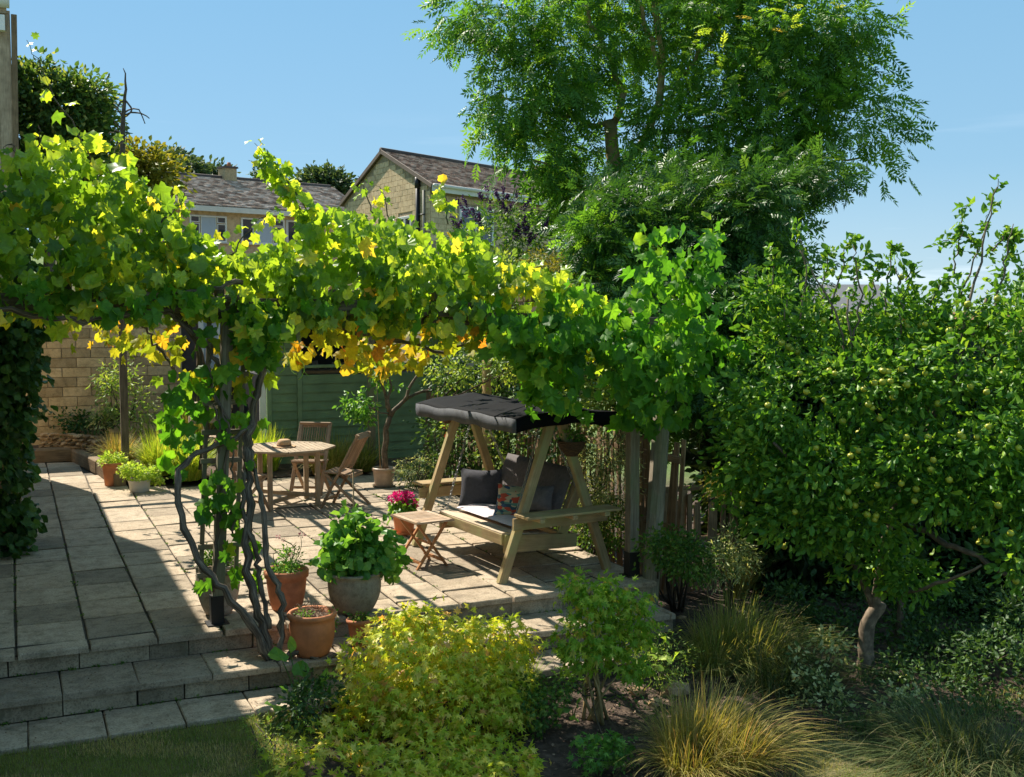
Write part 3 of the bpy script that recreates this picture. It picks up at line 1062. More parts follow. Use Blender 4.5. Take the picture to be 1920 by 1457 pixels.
window(house, V3(c0 + fd * 8.15, 4.95), fd, of, 2.1, 1.5, [(.06, .06, 1.0, 1.0), (.06, 1.04, 1.0, 1.44), (1.05, .06, 2.04, 1.44)], curtain=lambda u, v: v < .9)
m = MB(); ch = (a0 * .28 + a1 * .72); quadprism(m, [V3(ch + fd * q + gd * s, ze + 1.2) for q, s in ((-.4, -.3), (.4, -.3), (.4, .3), (-.4, .3))], ze + rise + .55)
m.build("chimney", M_houseblock, roof)

# ---- second house, left, farther
cB = D(300, 577, 54.0)
houseB, b0, fB, gB = house_at("house", "far house with lichened roof, chimney and white windows", cB, 48, -40, 18, 8, 0, 7.7, 1.7)
ofB = outward(fB, gB)
b0 = np.array([cB[0], cB[1], 0.0]) - fB * 3
LB, WB, zeB, riB = 15.0, 7.5, 7.55, 1.75
m = MB()
b1 = b0 + fB * LB; b2 = b1 + gB * WB; b3 = b0 + gB * WB; ba0 = b0 + gB * WB / 2; ba1 = b1 + gB * WB / 2
quadprism(m, [V3(b0, 0), V3(b1, 0), V3(b2, 0), V3(b3, 0)], zeB)
m.add([V3(b0, zeB), V3(b3, zeB), V3(ba0, zeB + riB), V3(b1, zeB), V3(b2, zeB), V3(ba1, zeB + riB)], [[0, 1, 2], [3, 5, 4]])
m.build("wall", M_houseblock, houseB)
eB = b0 - gB * .4 - fB * .2; eB1 = b1 - gB * .4 + fB * .2
m = MB(); m.add([V3(eB, zeB - .05), V3(eB1, zeB - .05), V3(ba1 + fB * .2, zeB + riB + .1), V3(ba0 - fB * .2, zeB + riB + .1), V3(b3 + gB * .4, zeB), V3(b2 + gB * .4, zeB)], [[0, 1, 2, 3], [4, 3, 2, 5]])
roofB = m.build("roof", M_ridge, houseB)
rooftiles(roofB, V3(eB, zeB - .03), V3(eB1, zeB - .03), V3(ba0 - fB * .2, zeB + riB + .12), V3(ba1 + fB * .2, zeB + riB + .12), M_tile2, .33, .24)
m = MB(); m.tube([V3(ba0, zeB + riB + .14), V3(ba1, zeB + riB + .14)], .10, 8); m.build("ridge", M_ridge, roofB)
m = MB(); m.bar(V3(eB, zeB - .2) + ofB * .04, V3(eB1, zeB - .2) + ofB * .04, .06, .26); m.build("fascia", M_fascia, roofB)
def on_line(px, p, d):
    """length along a facade from p toward d where it crosses the sight line px (plan)"""
    r = ray(px, 577); r = r[:2] - CAM[:2] * 0
    A = np.array([[d[0], -r[0]], [d[1], -r[1]]]); t = np.linalg.solve(A, CAM[:2] - p[:2]); return t[0]
for (pa, pb, zt, fr, cu) in ((358, 427, 7.05, [(.05, .05, .55, .9), (.05, .95, .55, 1.25), (.62, .05, 1.5, 1.25), (1.56, .05, 2.05, .9), (1.56, .95, 2.05, 1.25)], 1),
                             (454, 535, 7.05, [(.05, .05, .6, 1.25), (.66, .05, 1.55, 1.25), (1.6, .05, 2.15, .9), (1.6, .95, 2.15, 1.25)], 1),
                             (302, 341, 7.05, [(.05, .05, .5, .9), (.05, .95, 1.0, 1.25)], 0), (538, 565, 7.05, [(.05, .05, .5, 1.25)], 1)):
    t0, t1 = on_line(pa, b0, fB), on_line(pb, b0, fB)
    w = t1 - t0; s = w / (max(f_[2] for f_ in fr) + .05)
    window(houseB, V3(b0 + fB * t0, zt - 1.3), fB, ofB, w, 1.3, [(a * s, b_, c * s, d_) for a, b_, c, d_ in fr], curtain=(lambda u, v: .5 < u < 1.6) if cu else None)
tch = on_line(431, ba0, fB)
m = MB(); ch = ba0 + fB * tch
quadprism(m, [V3(ch + fB * q + gB * s, zeB + 1.2) for q, s in ((-.35, -.4), (.35, -.4), (.35, .4), (-.35, .4))], zeB + riB + .62)
chm = m.build("chimney", M_wallblock, roofB)
m = MB(); quadprism(m, [V3(ch + fB * q + gB * s, zeB + riB + .622) for q, s in ((-.41, -.46), (.41, -.46), (.41, .46), (-.41, .46))], zeB + riB + .72); m.build("cap", M_ridge, chm)
m = MB(); m.lathe(V3(ch + fB * .1, zeB + riB + .72), [(.11, 0), (.12, .1), (.09, .25), (.07, .25)], 10); m.build("chimney_pot", M_terradark, chm)
m = MB(); bp = b0 - ofB * 0 + ofB * 1.2
m.add([V3(b0 + ofB * 2.2, 4.3), V3(b1 + ofB * 2.2, 4.3), V3(b1 + ofB * .01, 4.75), V3(b0 + ofB * .01, 4.75)], [[0, 1, 2, 3]])
m.build("porch_roof", M_tile2, houseB)

# ---- house glimpsed through the apple tree, far right
hx = D(1600, 577, 60)
houseC = empty("house", (hx[0], hx[1], -1), "grey roofed house glimpsed behind the apple tree crown", "house")
m = MB(); q = np.array([hx[0], hx[1], 0.0])
def CP(u, v, z): return q + RT * u + np.array([FW[0], FW[1], 0]) * v + up * z
quadprism(m, [CP(-3.6, 0, -3), CP(2.0, 0, -3), CP(2.0, 6, -3), CP(-3.6, 6, -3)], 2.4); m.build("wall", M_houseblock, houseC)
m = MB(); m.add([CP(-3.9, -.3, 2.3), CP(2.3, -.3, 2.3), CP(2.3, 3, 3.8), CP(-3.9, 3, 3.8), CP(-3.9, 6.3, 2.3), CP(2.3, 6.3, 2.3)], [[0, 1, 2, 3], [4, 3, 2, 5]]); m.build("roof", plain("slate", (.16, .16, .17), .8), houseC)
window(houseC, CP(-2.8, 0, .9), RT, -np.array([FW[0], FW[1], 0]), 1.2, 1.1, [(.06, .06, 1.14, 1.04)])
hx = D(1800, 640, 45); q = np.array([hx[0], hx[1], 0.0])
houseD = empty("house", (hx[0], hx[1], -2), "white and brick house glimpsed low through the apple leaves at right", "house")
m = MB(); quadprism(m, [CP(-1.0, 0, -3), CP(2.6, 0, -3), CP(2.6, 5, -3), CP(-1.0, 5, -3)], 1.5); m.build("wall", plain("white_render", (.6, .57, .53), .8), houseD)
m = MB(); m.add([CP(-1.3, -.3, 1.3), CP(2.9, -.3, 1.3), CP(2.9, 2.5, 2.3), CP(-1.3, 2.5, 2.3), CP(-1.3, 5.3, 1.3), CP(2.9, 5.3, 1.3)], [[0, 1, 2, 3], [4, 3, 2, 5]]); m.build("roof", plain("red_roof", (.30, .12, .07), .8), houseD)

# ---- own house along the left edge: tall part, low wing under the ivy, timber-clad far part
own = empty("house", (-2, 14, 0), "house wall under the dark green creeper at the left edge", "house")
m = MB(); m.box((-7, 3.2, -.4), (-.16, 16.2, 5.05)); m.build("wall", M_cream, own)
m = MB(); m.box((-4, 12.7, -.1), (-.03, 18.9, 3.5)); m.build("wing_wall", M_wallblock, own)
own2 = empty("house", (-1, 35, 0), "timber clad house corner with pale gutter rising at the top left edge", "house")
yT = 34.0
m = MB(); m.box((-8, yT + .1, -.4), (.22, 44, 10.6)); m.build("wall", M_mortar, own2)
for i, (xa, xb) in enumerate(((-.82, -.55), (-.545, -.30), (-.295, -.09), (-.085, .24))):
    m = MB(); m.bar(((xa + xb) / 2, yT + .03 - .02 * (i % 2), 0.2), ((xa + xb) / 2, yT + .03 - .02 * (i % 2), 10.55), xb - xa, .09, up=(0, 1, 0)); m.build("cladding_board", M_teak, own2)
m = MB(); m.bar((.26, yT - .04, 5.2), (.34, yT - .04, 10.45), .15, .14, up=(0, 1, 0)); m.build("corner_board", M_sleeper, own2)
m = MB(); m.tube([(-2.5, yT - .18, 10.83), (.24, yT - .18, 10.75)], .17, 10); m.build("gutter", M_fascia, own2)
m = MB(); m.box((-2.5, yT - .1, 10.45), (.16, yT + .02, 10.76)); m.build("fascia", M_teak, own2)
m = MB(); m.box((-.18, yT - .34, 9.95), (.11, yT - .12, 10.36)); m.build("alarm_box", M_white, own2)

# ================================================================== BLOCK WALL, STONE EDGING, SLEEPERS
gw = empty("garden_wall", (1, 20.4, 0), "yellow block wall in coursed stone under the vine at left", "wall")
m = MB(); m.box((-.6, 20.42, -.1), (2.75, 20.65, 2.6)); m.build("wall_core", M_mortar, gw)
wallblocks(gw, np.array([-.6, 20.42, 0]), np.array([1.0, 0, 0]), np.array([0, -1.0, 0]), 3.35, .0, 2.6, .46, .165, M_wallblock, name="block")
m = MB()
bw = empty("outbuilding", (3.1, 20.8, 0), "dark outbuilding with a white framed window behind the trellis", "shed")
m.box((2.76, 20.5, -.1), (4.6, 23, 2.5)); m.build("wall", plain("dark_brick", (.07, .06, .055), .9), bw)
window(bw, np.array([3.05, 20.49, 1.15]), np.array([1.0, 0, 0]), np.array([0, -1.0, 0]), .75, 1.2, [(.05, .05, .37, 1.15), (.39, .05, .70, 1.15)], curtain=lambda u, v: True)
# raised sleeper edging
sp = empty("sleeper_edging", (.8, 19.4, 0), "timber sleeper edging round the raised bed at the back left", "edging")
m = MB(); m.bar((-.3, 19.62, .10), (.86, 19.62, .10), .22, .24); m.build("sleeper", M_sleeper, sp)
m = MB(); m.bar((.90, 19.7, .09), (1.19, 17.9, .09), .16, .22); m.build("sleeper", M_sleeper, sp)
m = MB(); m.bar((1.20, 17.88, .085), (1.34, 16.45, .085), .16, .20); m.build("sleeper", M_sleeper, sp)
m = MB(); m.add([(-.3, 19.7, .17), (.9, 19.7, .17), (1.25, 17.9, .15), (1.38, 16.45, .10), (3.6, 16.3, .02), (6, 16.3, .02), (6, 20.4, .1), (-.3, 20.4, .2)], [list(range(8))]); tag(m.build("flower_bed", M_soil), kind="structure")
ds = empty("stone_edging", (.9, 19.4, .2), "rough dry stone edging in front of the block wall", "wall")


def rock_me(r, seed, flat=.6):
    rr = np.random.default_rng(seed)
    import bmesh
    bm = bmesh.new(); bmesh.ops.create_icosphere(bm, subdivisions=1, radius=1)
    for v in bm.verts:
        k = 1 + rr.uniform(-.22, .22)
        v.co = Vector((v.co.x * r[0] * k, v.co.y * r[1] * k, v.co.z * r[2] * k))
    me = bpy.data.meshes.new("stone"); bm.to_mesh(me); bm.free()
    return me


ROCKS = [rock_me((.11, .08, .035), i) for i in range(6)]
for r_ in ROCKS: r_.materials.append(M_drystone)
for row in range(4):
    n = 13
    for i in range(n):
        u = (i + .5 * (row % 2)) / n
        h = .28 - .12 * u
        if row * .07 > h: continue
        x, y = .42 + 1.35 * u, 19.95 - 1.5 * u ** 1.3
        o = bpy.data.objects.new("stone", random.choice(ROCKS)); COL.objects.link(o); o.parent = ds
        o.location = Vector((x + random.uniform(-.02, .02), y + random.uniform(-.02, .02), .22 + row * .065)) - root_loc(ds)
        o.rotation_euler = (random.uniform(-.2, .2), random.uniform(-.2, .2), random.uniform(-.6, .3))
        s = random.uniform(.75, 1.15); o.scale = (s, s, s)

# ================================================================== GREEN SHED
shed = empty("shed", (5, 17.6, 0), "dark green timber shed with shiplap boards behind the table", "shed")
sx0, sx1, sy = 3.62, 6.55, 17.45
m = MB(); m.box((sx0 + .02, sy + .05, .0), (sx1 - .02, sy + 2.1, 1.42)); m.build("wall", M_dark, shed)
bh = .140
nb = 0
while .04 + (nb + 1) * bh < 1.56:
    z = .04 + nb * bh
    m = MB()
    m.add([(sx0, sy - .006, z), (sx1, sy - .006, z), (sx1, sy + .012, z + bh), (sx0, sy + .012, z + bh), (sx0, sy + .05, z), (sx1, sy + .05, z), (sx1, sy + .05, z + bh), (sx0, sy + .05, z + bh)],
          [[0, 1, 2, 3], [4, 5, 1, 0], [3, 2, 6, 7], [0, 3, 7, 4], [1, 5, 6, 2]])
    m.build("board", M_shed, shed); nb += 1
ztop = .04 + nb * bh
while ztop < 2.1:
    for a, b in ((sx0, 4.12), (6.2, sx1)):
        m = MB(); m.bar((a, sy + .018, ztop + bh / 2), (b, sy + .018, ztop + bh / 2), .05, bh - .004); m.build("board", M_shed, shed)
    ztop += bh
m = MB()
for x in (sx0 + .03, 4.13, sx1 - .03): m.bar((x, sy - .03, .02), (x, sy - .03, 2.15), .07, .03, up=(0, 1, 0))
m.bar((4.1, sy - .035, 1.575), (6.2, sy - .035, 1.575), .05, .05)
m.build("trim", M_shedtrim, shed)
m = MB(); m.box((4.15, sy + .06, 1.45), (6.2, sy + .5, 1.5)); shf = m.build("shelf", M_sleeper, shed)
m = MB()
for i in range(12): m.tube([(4.3 + i * .16 + random.uniform(-.04, .04), sy + .3, 1.5), (4.3 + i * .16, sy + .3, 1.5 + random.uniform(.05, .16))], random.uniform(.02, .05), 8)
m.build("shelf_items", plain("shelf_clutter", (.15, .12, .1), .7, .6, 8), shed)
m = MB(); m.add([(4.15, sy + 1.9, 1.4), (6.2, sy + 1.9, 1.4), (6.2, sy + 1.9, 2.2), (4.15, sy + 1.9, 2.2)], [[0, 1, 2, 3]]); m.build("back_wall", M_dark, shed)
m = MB(); m.bar((5.0, sy - .25, 2.18), (5.0, sy + 2.3, 2.5), sx1 - sx0 + .3, .05); m.build("roof", M_dark, shed)
m = MB(); m.bar((sx0 - .07, sy - .02, 0.05), (sx0 - .07, sy - .02, 2.1), .10, .03, up=(0, 1, 0)); m.build("corner_trim", M_white, shed)
# stack of timber boxes left of the shed, behind the trellis
bx = empty("planter_bench", (2.85, 17.9, 0), "pale slatted potting bench seen behind the trellis", "bench")
for z in (.95, .72, .42):
    m = MB(); m.bar((2.55, 18.2, z), (3.2, 18.2, z), .3, .10 if z > .7 else .06); m.build("shelf", M_teak, bx)
for x in (2.58, 3.17):
    m = MB(); m.bar((x, 18.2, 0), (x, 18.2, .9), .06, .06); m.build("leg", M_teak, bx)

# ================================================================== FENCE AT RIGHT
fe = empty("paling_fence", (5.75, 12, -.3), "rustic paling fence of split stakes behind the swing seat", "fence")
PAL = []
for i in range(5):
    m = MB(); w = random.uniform(.05, .075)
    m.bar((0, 0, 0), (random.uniform(-.02, .02), random.uniform(-.02, .02), 1.0), w, .02, up=(0, 1, 0)); me = m.me("paling"); me.materials.append(M_palefence); PAL.append(me)


def paling(parent, x, y, z, h, rot):
    o = bpy.data.objects.new("paling", random.choice(PAL)); COL.objects.link(o); o.parent = parent
    o.location = Vector((x, y, z)) - root_loc(parent); o.rotation_euler = (random.uniform(-.04, .04), random.uniform(-.05, .05), rot)
    o.scale = (1, 1, h)


y = 9.35
while y < 16.8:
    paling(fe, 5.95 + .03 * random.random(), y, -.4, 1.6 + random.uniform(-.15, .1), math.pi / 2 + random.uniform(-.2, .2)); y += random.uniform(.085, .115)
for z in (.3, 1.0):
    m = MB(); m.bar((5.99, 9.3, z), (5.99, 16.8, z), .05, .07); m.build("rail", M_palefence, fe)
x = 5.95
fe2 = empty("paling_fence", (6.4, 9.9, -.5), "short run of leaning split stakes right of the thick fence post", "fence")
while x < 7.1:
    paling(fe2, x, 9.9 + .03 * random.random(), -.5, 1.12 + random.uniform(-.2, .12), random.uniform(-.2, .2)); x += random.uniform(.075, .10)
for z in (.05, .6):
    m = MB(); m.bar((5.9, 9.94, z), (7.15, 9.94, z), .06, .05); m.build("rail", M_palefence, fe2)
p0, p1 = D(1217, 1140, 10.35), D(1250, 640, 10.9)
m = MB(); m.bar(p0, p1, .155, .15, up=(1, 0, 0), bev=.3); tag(m.build("fence_post", M_greywood), "thick old timber fence post right of the black footed post", "post")
m = MB(); a = D(913, 895, 14.5); b = a + up * 1.55
m.bar(a, b, .10, .10, up=(1, 0, 0)); tag(m.build("fence_post", M_swing), "square timber post standing behind the swing seat", "post")

# ================================================================== PERGOLA AND TRELLIS
pg = empty("pergola", (1.43, 8.9, 0), "weathered timber pergola carrying the grape vine", "pergola")
def post(x, y, z1, w=.10, mat=M_greywood, foot=True, z0=0.0, lean=0.0):
    m = MB(); m.bar((x, y, z0 + .02), (x + lean, y, z1), w, w, up=(0, 1, 0), bev=.06)
    o = m.build("post", mat, pg)
    if foot:
        m = MB(); m.bar((x, y, z0), (x, y, z0 + .23), w + .012, w + .012, up=(0, 1, 0), bev=.04)
        m.box((x - .085, y - .085, z0 + .0005), (x + .085, y + .085, z0 + .010)); m.build("post_shoe", M_black, o)
    return o
post(1.43, 8.93, 2.5, .088, lean=.13); post(5.24, 8.97, 2.4)
post(1.46, 16.9, 2.45, .105, M_beam, False); post(5.05, 16.6, 2.4, .10, M_greywood, False)
m = MB(); m.bar((-2.2, 8.88, 2.58), (3.72, 8.88, 2.48), .07, .125); m.build("beam", M_beam, pg)
m = MB(); m.bar((1.43, 8.96, 2.47), (4.75, 8.96, 2.375), .06, .12); m.build("beam", M_beam, pg)
m = MB(); m.bar((4.1, 9.03, 2.385), (5.6, 9.03, 2.35), .06, .12); m.build("beam", M_beam, pg)
m = MB(); m.bar((-2.0, 16.9, 2.52), (5.6, 16.9, 2.45), .07, .14); m.build("beam", M_beam, pg)
m = MB(); m.bar((1.50, 8.9, 2.62), (1.50, 17.2, 2.62), .06, .13); m.build("beam", M_beam, pg)
m = MB(); m.bar((5.12, 8.7, 2.5), (5.12, 17, 2.56), .06, .13); m.build("beam", M_beam, pg)
for x in (2.4, 3.3, 4.2):
    m = MB(); m.bar((x, 8.92, 2.60), (x, 17.1, 2.62), .05, .10); m.build("rafter", M_beam, pg)
for x in (-.6, .4):
    m = MB(); m.bar((x, 8.92, 2.66), (x, 14.1, 2.66), .05, .10); m.build("rafter", M_beam, pg)
tr = empty("trellis", (1.47, 9.05, .3), "grey timber trellis panel behind the front pergola post", "trellis")
for x, w in ((1.325, .035), (1.60, .035), (1.46, .028)):
    m = MB(); m.bar((x, 9.03, .33), (x + .11, 9.03, 2.46), w, .025, up=(0, 1, 0)); m.build("upright", M_greywood, tr)
z = .38
while z < 2.45:
    dxt = .11 * (z - .33) / 2.13; m = MB(); m.bar((1.29 + dxt, 9.004, z), (1.64 + dxt, 9.004, z + random.uniform(-.008, .008)), .022, .04); m.build("slat", M_greywood, tr)
    z += .228

# ================================================================== SWING SEAT
swR = np.array([4.58, 9.24]); swL = np.array([4.40, 11.08])
ax = np.array([swL[0] - swR[0], swL[1] - swR[1]]); Lsw = np.linalg.norm(ax); ax = ax / Lsw
ac = np.array([ax[1], -ax[0]])                     # points to the back (+x)
def SW(u, v, z):
    """u: along the swing from the right frame, v: front(-) to back(+)"""
    q = swR + ax * u + ac * v
    return np.array([q[0], q[1], z])
sw = empty("swing_seat", (4.5, 10.1, 0), "timber A-frame garden swing seat with black canopy", "swing seat")
for u in (0, Lsw):
    s = 1 if u == 0 else -1
    for v0, vt in ((-.58, -.02), (.58, .02)):
        m = MB(); m.bar(SW(u, v0, 0.0), SW(u, vt, 1.55), .085, .07, up=ax.tolist() + [0]); m.build("leg", M_swing, sw)
    m = MB(); m.bar(SW(u - s * .075, -.50, .545), SW(u - s * .075, .52, .545), .03, .11); m.build("side_rail", M_swing, sw)
    for i in range(4):
        uu = u - s * (.085 + i * .062)
        m = MB(); m.bar(SW(uu, -.48, .63), SW(uu, .54, .63), .055, .022); m.build("side_shelf_slat", M_swing, sw)
    for v in (-.33, .02, .37):
        m = MB(); m.bar(SW(u - s * .05, v, .60), SW(u - s * .31, v, .60), .05, .035); m.build("shelf_bearer", M_swing, sw)
m = MB(); m.bar(SW(-.08, 0, 1.51), SW(Lsw + .08, 0, 1.51), .09, .10); m.build("ridge_beam", M_swing, sw)
# canopy: sagging fabric over a frame, with a valance
NU, NV = 22, 14
u0, u1, v0, v1 = -.34, Lsw - .12, -.62, .74
def can(u, v):
    a = (u - u0) / (u1 - u0); b = (v - v0) / (v1 - v0)
    z = 1.505 + .085 * max(0, 1 - (v / .72) ** 2) + .02 * math.exp(-(v / .10) ** 2) - .012 * abs(math.sin(a * 3.14 * 2)) * (1 - math.exp(-((v) / .3) ** 2))
    z += .006 * math.sin(a * 23 + b * 9) + .008 * math.sin(b * 17 + a * 5)
    z -= .03 * b
    return SW(u, v, z)
m = MB(); vs = []; fs = []
for i in range(NU + 1):
    for j in range(NV + 1):
        vs.append(can(u0 + (u1 - u0) * i / NU, v0 + (v1 - v0) * j / NV))
for i in range(NU):
    for j in range(NV):
        a = i * (NV + 1) + j; fs.append([a, a + NV + 1, a + NV + 2, a + 1])
m.add(vs, fs, None, True)
canopy = m.build("canopy", M_canopy, sw)
so = canopy.modifiers.new("thick", "SOLIDIFY"); so.thickness = .006
def valance(pts, dz, mat):
    m = MB(); vs = []; fs = []
    n = len(pts)
    for i, p in enumerate(pts):
        w = .006 * math.sin(i * 1.9)
        vs += [p + np.array([0, 0, .002]), p + np.array([w, w, -dz * .5]), p + np.array([-w, w, -dz * (1 + .06 * math.sin(i * 1.3))])]
    for i in range(n - 1):
        for k in range(2): fs.append([i * 3 + k, i * 3 + k + 1, (i + 1) * 3 + k + 1, (i + 1) * 3 + k])
    m.add(vs, fs, None, True); o = m.build("valance", mat, sw); s = o.modifiers.new("thick", "SOLIDIFY"); s.thickness = .004
valance([can(u0 + (u1 - u0) * i / NU, v0) for i in range(NU + 1)], .12, M_valance)
valance([can(u0 + (u1 - u0) * i / NU, v1) for i in range(NU + 1)], .12, M_canopy)
valance([can(u0, v0 + (v1 - v0) * i / NV) for i in range(NV + 1)], .12, M_canopy)
valance([can(u1, v0 + (v1 - v0) * i / NV) for i in range(NV + 1)], .12, M_canopy)
# the hanging bench
b0_, b1_ = .23, Lsw - .30
zs = .40
for i in range(5):
    v = -.40 + i * .105
    m = MB(); m.bar(SW(b0_, v, zs - .012 * i), SW(b1_, v, zs - .012 * i), .088, .022); m.build("seat_slat", M_seatslat, sw)
m = MB(); m.bar(SW(b0_, -.435, zs - .055), SW(b1_, -.435, zs - .055), .03, .10); m.build("front_rail", M_swing, sw)
m = MB(); m.bar(SW(b0_, .18, zs - .09), SW(b1_, .18, zs - .09), .04, .12); m.build("rear_rail", M_swing, sw)
for u in (b0_ - .02, b1_ + .02):
    m = MB(); m.bar(SW(u, -.43, zs - .09), SW(u, .36, zs - .13), .035, .17, h1=.13); m.bar(SW(u, .20, zs - .05), SW(u, .42, .86), .035, .11, up=(0, 0, 1), h1=.08); m.build("end_frame", M_swing, sw)
for i in range(13):
    u = b0_ + .06 + (b1_ - b0_ - .12) * i / 12
    m = MB(); m.bar(SW(u, .21, zs), SW(u, .40, .84), .05, .02, up=ax.tolist() + [0]); m.build("back_slat", M_swing, sw)
m = MB(); m.bar(SW(b0_, .42, .87), SW(b1_, .42, .87), .035, .09); m.build("top_rail", M_swing, sw)


def chain(p0, p1, name="chain"):
    m = MB(); p0 = np.asarray(p0, float); p1 = np.asarray(p1, float)
    L = np.linalg.norm(p1 - p0); n = int(L / .042); a = (p1 - p0) / L
    s = nrm(np.cross(a, [1, .3, 0])); q = np.cross(a, s)
    for i in range(n):
        c = p0 + (p1 - p0) * (i + .5) / n; w = s if i % 2 else q
        pts = [c + a * .026 * math.sin(t) + w * .011 * math.cos(t) for t in np.linspace(0, 2 * math.pi, 9)]
        m.tube(pts, .0042, 5, cap=False)
    return m.build(name, M_metal, sw)


for u in (b0_ - .02, b1_ + .02):
    chain(SW(u, -.36, zs), SW(u, -.02, 1.48)); chain(SW(u, .36, .78), SW(u, .03, 1.48))


def cushion(name, label, c, wdir, hdir, w, h, t, mat, dent=.35, parent=None, cat="cushion", group=None):
    """pillow: two bulging faces with pinched corners and a few soft folds"""
    wdir = nrm(np.array(wdir, float)); hdir = np.array(hdir, float); hdir = nrm(hdir - wdir * (wdir @ hdir)); nd = np.cross(wdir, hdir)
    n = 16; vs = []; fs = []
    seed = random.random() * 9
    for sgn in (1, -1):
        for i in range(n + 1):
            for j in range(n + 1):
                a, b = 2 * i / n - 1, 2 * j / n - 1
                k = max(0, (1 - abs(a) ** 2.6) * (1 - abs(b) ** 2.6)) ** .62
                sq = 1 - .07 * (1 - abs(b)) * 0 - .06 * (a * a) * (1 - b * b) * 0
                x = a * w / 2 * (1 - .11 * (1 - b * b) * abs(a) * (t > .11)); y = b * h / 2 * (1 - .11 * (1 - a * a) * abs(b) * (t > .11))
                z = sgn * t / 2 * k * (1 + .10 * math.sin(4 * a + seed) * math.cos(3 * b + seed)) - .01 * (1 if k > .2 else 0)
                vs.append(np.array(c) + wdir * x * sq + hdir * y + nd * z)
    m_ = (n + 1) ** 2
    for i in range(n):
        for j in range(n):
            a = i * (n + 1) + j
            fs.append([a, a + n + 1, a + n + 2, a + 1]); fs.append([m_ + a, m_ + a + 1, m_ + a + n + 2, m_ + a + n + 1])
    m = MB(); m.add(vs, fs, None, True)
    o = m.build(name, mat, parent)
    if parent is None: tag(o, label, cat, group)
    return o


axd = np.array([ax[0], ax[1], 0]); acd = np.array([ac[0], ac[1], 0])
back = nrm(np.array([acd[0] * .40, acd[1] * .40, 1.0]))
for i, uc in enumerate((b0_ + (b1_ - b0_) * .26, b0_ + (b1_ - b0_) * .755)):
    cushion("back_cushion", ["charcoal back pad on the right half of the swing bench", "charcoal back pad on the left half of the swing bench"][i], SW(uc, .26, .70), axd, back, (b1_ - b0_) * .49, .56, .10, M_cushion2, group="swing seat pads")
m = MB()
for i in range(2):
    cushion("seat_pad", ["lilac grey seat pad on the right half of the swing bench", "lilac grey seat pad on the left half of the swing bench"][i], SW(b0_ + (b1_ - b0_) * (.25 + .5 * i), -.06, zs + .035), axd, acd, (b1_ - b0_) * .5, .42, .05, M_pad, group="swing seat pads")
cushion("cushion", "large square charcoal cushion at the left end of the swing bench", D(900, 917, 11.75), (.80, -.60, 0), (.20, .18, .95), .46, .44, .17, M_cushion)


def patterned():
    m, nt, N, L, b = newmat("patchwork_fabric")
    uv = N.new("ShaderNodeTexCoord")
    br = N.new("ShaderNodeTexVoronoi"); br.inputs["Scale"].default_value = 16
    mp = N.new("ShaderNodeMapping"); mp.inputs["Scale"].default_value = (1, 1, 2.4)
    L.new(uv.outputs["Object"], mp.inputs[0]); L.new(mp.outputs[0], br.inputs["Vector"])
    sx = N.new("ShaderNodeSeparateColor"); L.new(br.outputs["Color"], sx.inputs[0])
    c = ramp(nt, sx.outputs[0], [(0, (.03, .08, .12)), (.2, (.35, .36, .24)), (.35, (.10, .25, .22)), (.5, (.45, .07, .04)), (.62, (.5, .42, .28)), (.8, (.05, .10, .20)), (1, (.42, .20, .10))])
    c.node.color_ramp.interpolation = "CONSTANT"
    L.new(c, b.inputs["Base Color"]); b.inputs["Roughness"].default_value = .9
    return m


M_patch = patterned()
cushion("cushion", "patterned red, green and blue cushion in the middle of the swing bench", D(962, 940, 11.05), (.62, -.78, 0), (.25, .22, .9), .40, .34, .13, M_patch)
cushion("cushion", "small crumpled grey cushion at the right end of the swing bench", D(1008, 934, 10.75), (.70, -.70, 0), (.22, .22, .9), .32, .26, .13, M_cushion2)

# hanging baskets on the frame
def basket(c, label, seed):
    th = empty("hanging_basket", c, label, "basket", "wicker baskets hung on the swing frame")
    m = MB(); c = np.array(c, float)
    for i in range(9):
        t = i / 8; r = .05 + .075 * math.sin(t * 1.5); z = t * .13
        pts = [c + np.array([(r + .004 * math.sin(a * 9 + i * 3)) * math.cos(a), (r + .004 * math.sin(a * 9 + i * 3)) * math.sin(a), z]) for a in np.linspace(0, 2 * math.pi, 25)]
        m.tube(pts, .0085, 5, cap=False)
    m.build("bowl", M_wicker, th)
    m = MB(); m.lathe(c, [(.04, .0), (.10, .09), (.105, .10), (.0, .115)], 16); m.build("soil", M_soil, th)
    m = MB()
    for a in (0, 2.1, 4.2): m.tube([c + np.array([.12 * math.cos(a), .12 * math.sin(a), .12]), c + np.array([0, 0, .20])], .003, 4)
    m.build("hanger", M_metal, th)
    pos, tip, n = clumps([(c + np.array([0, 0, .16]), (.12, .12, .07))], 16, 10, .03)
    leaves(th, L_pot, T_OVAL, pos, tip, n, R.uniform(.03, .055, len(pos)))
basket(SW(-.02, .16, 1.13), "wicker hanging basket of green leaves at the right end of the swing", 1)
basket(SW(Lsw + .08, -.15, 1.28), "wicker hanging basket half hidden under the left end of the canopy", 2)

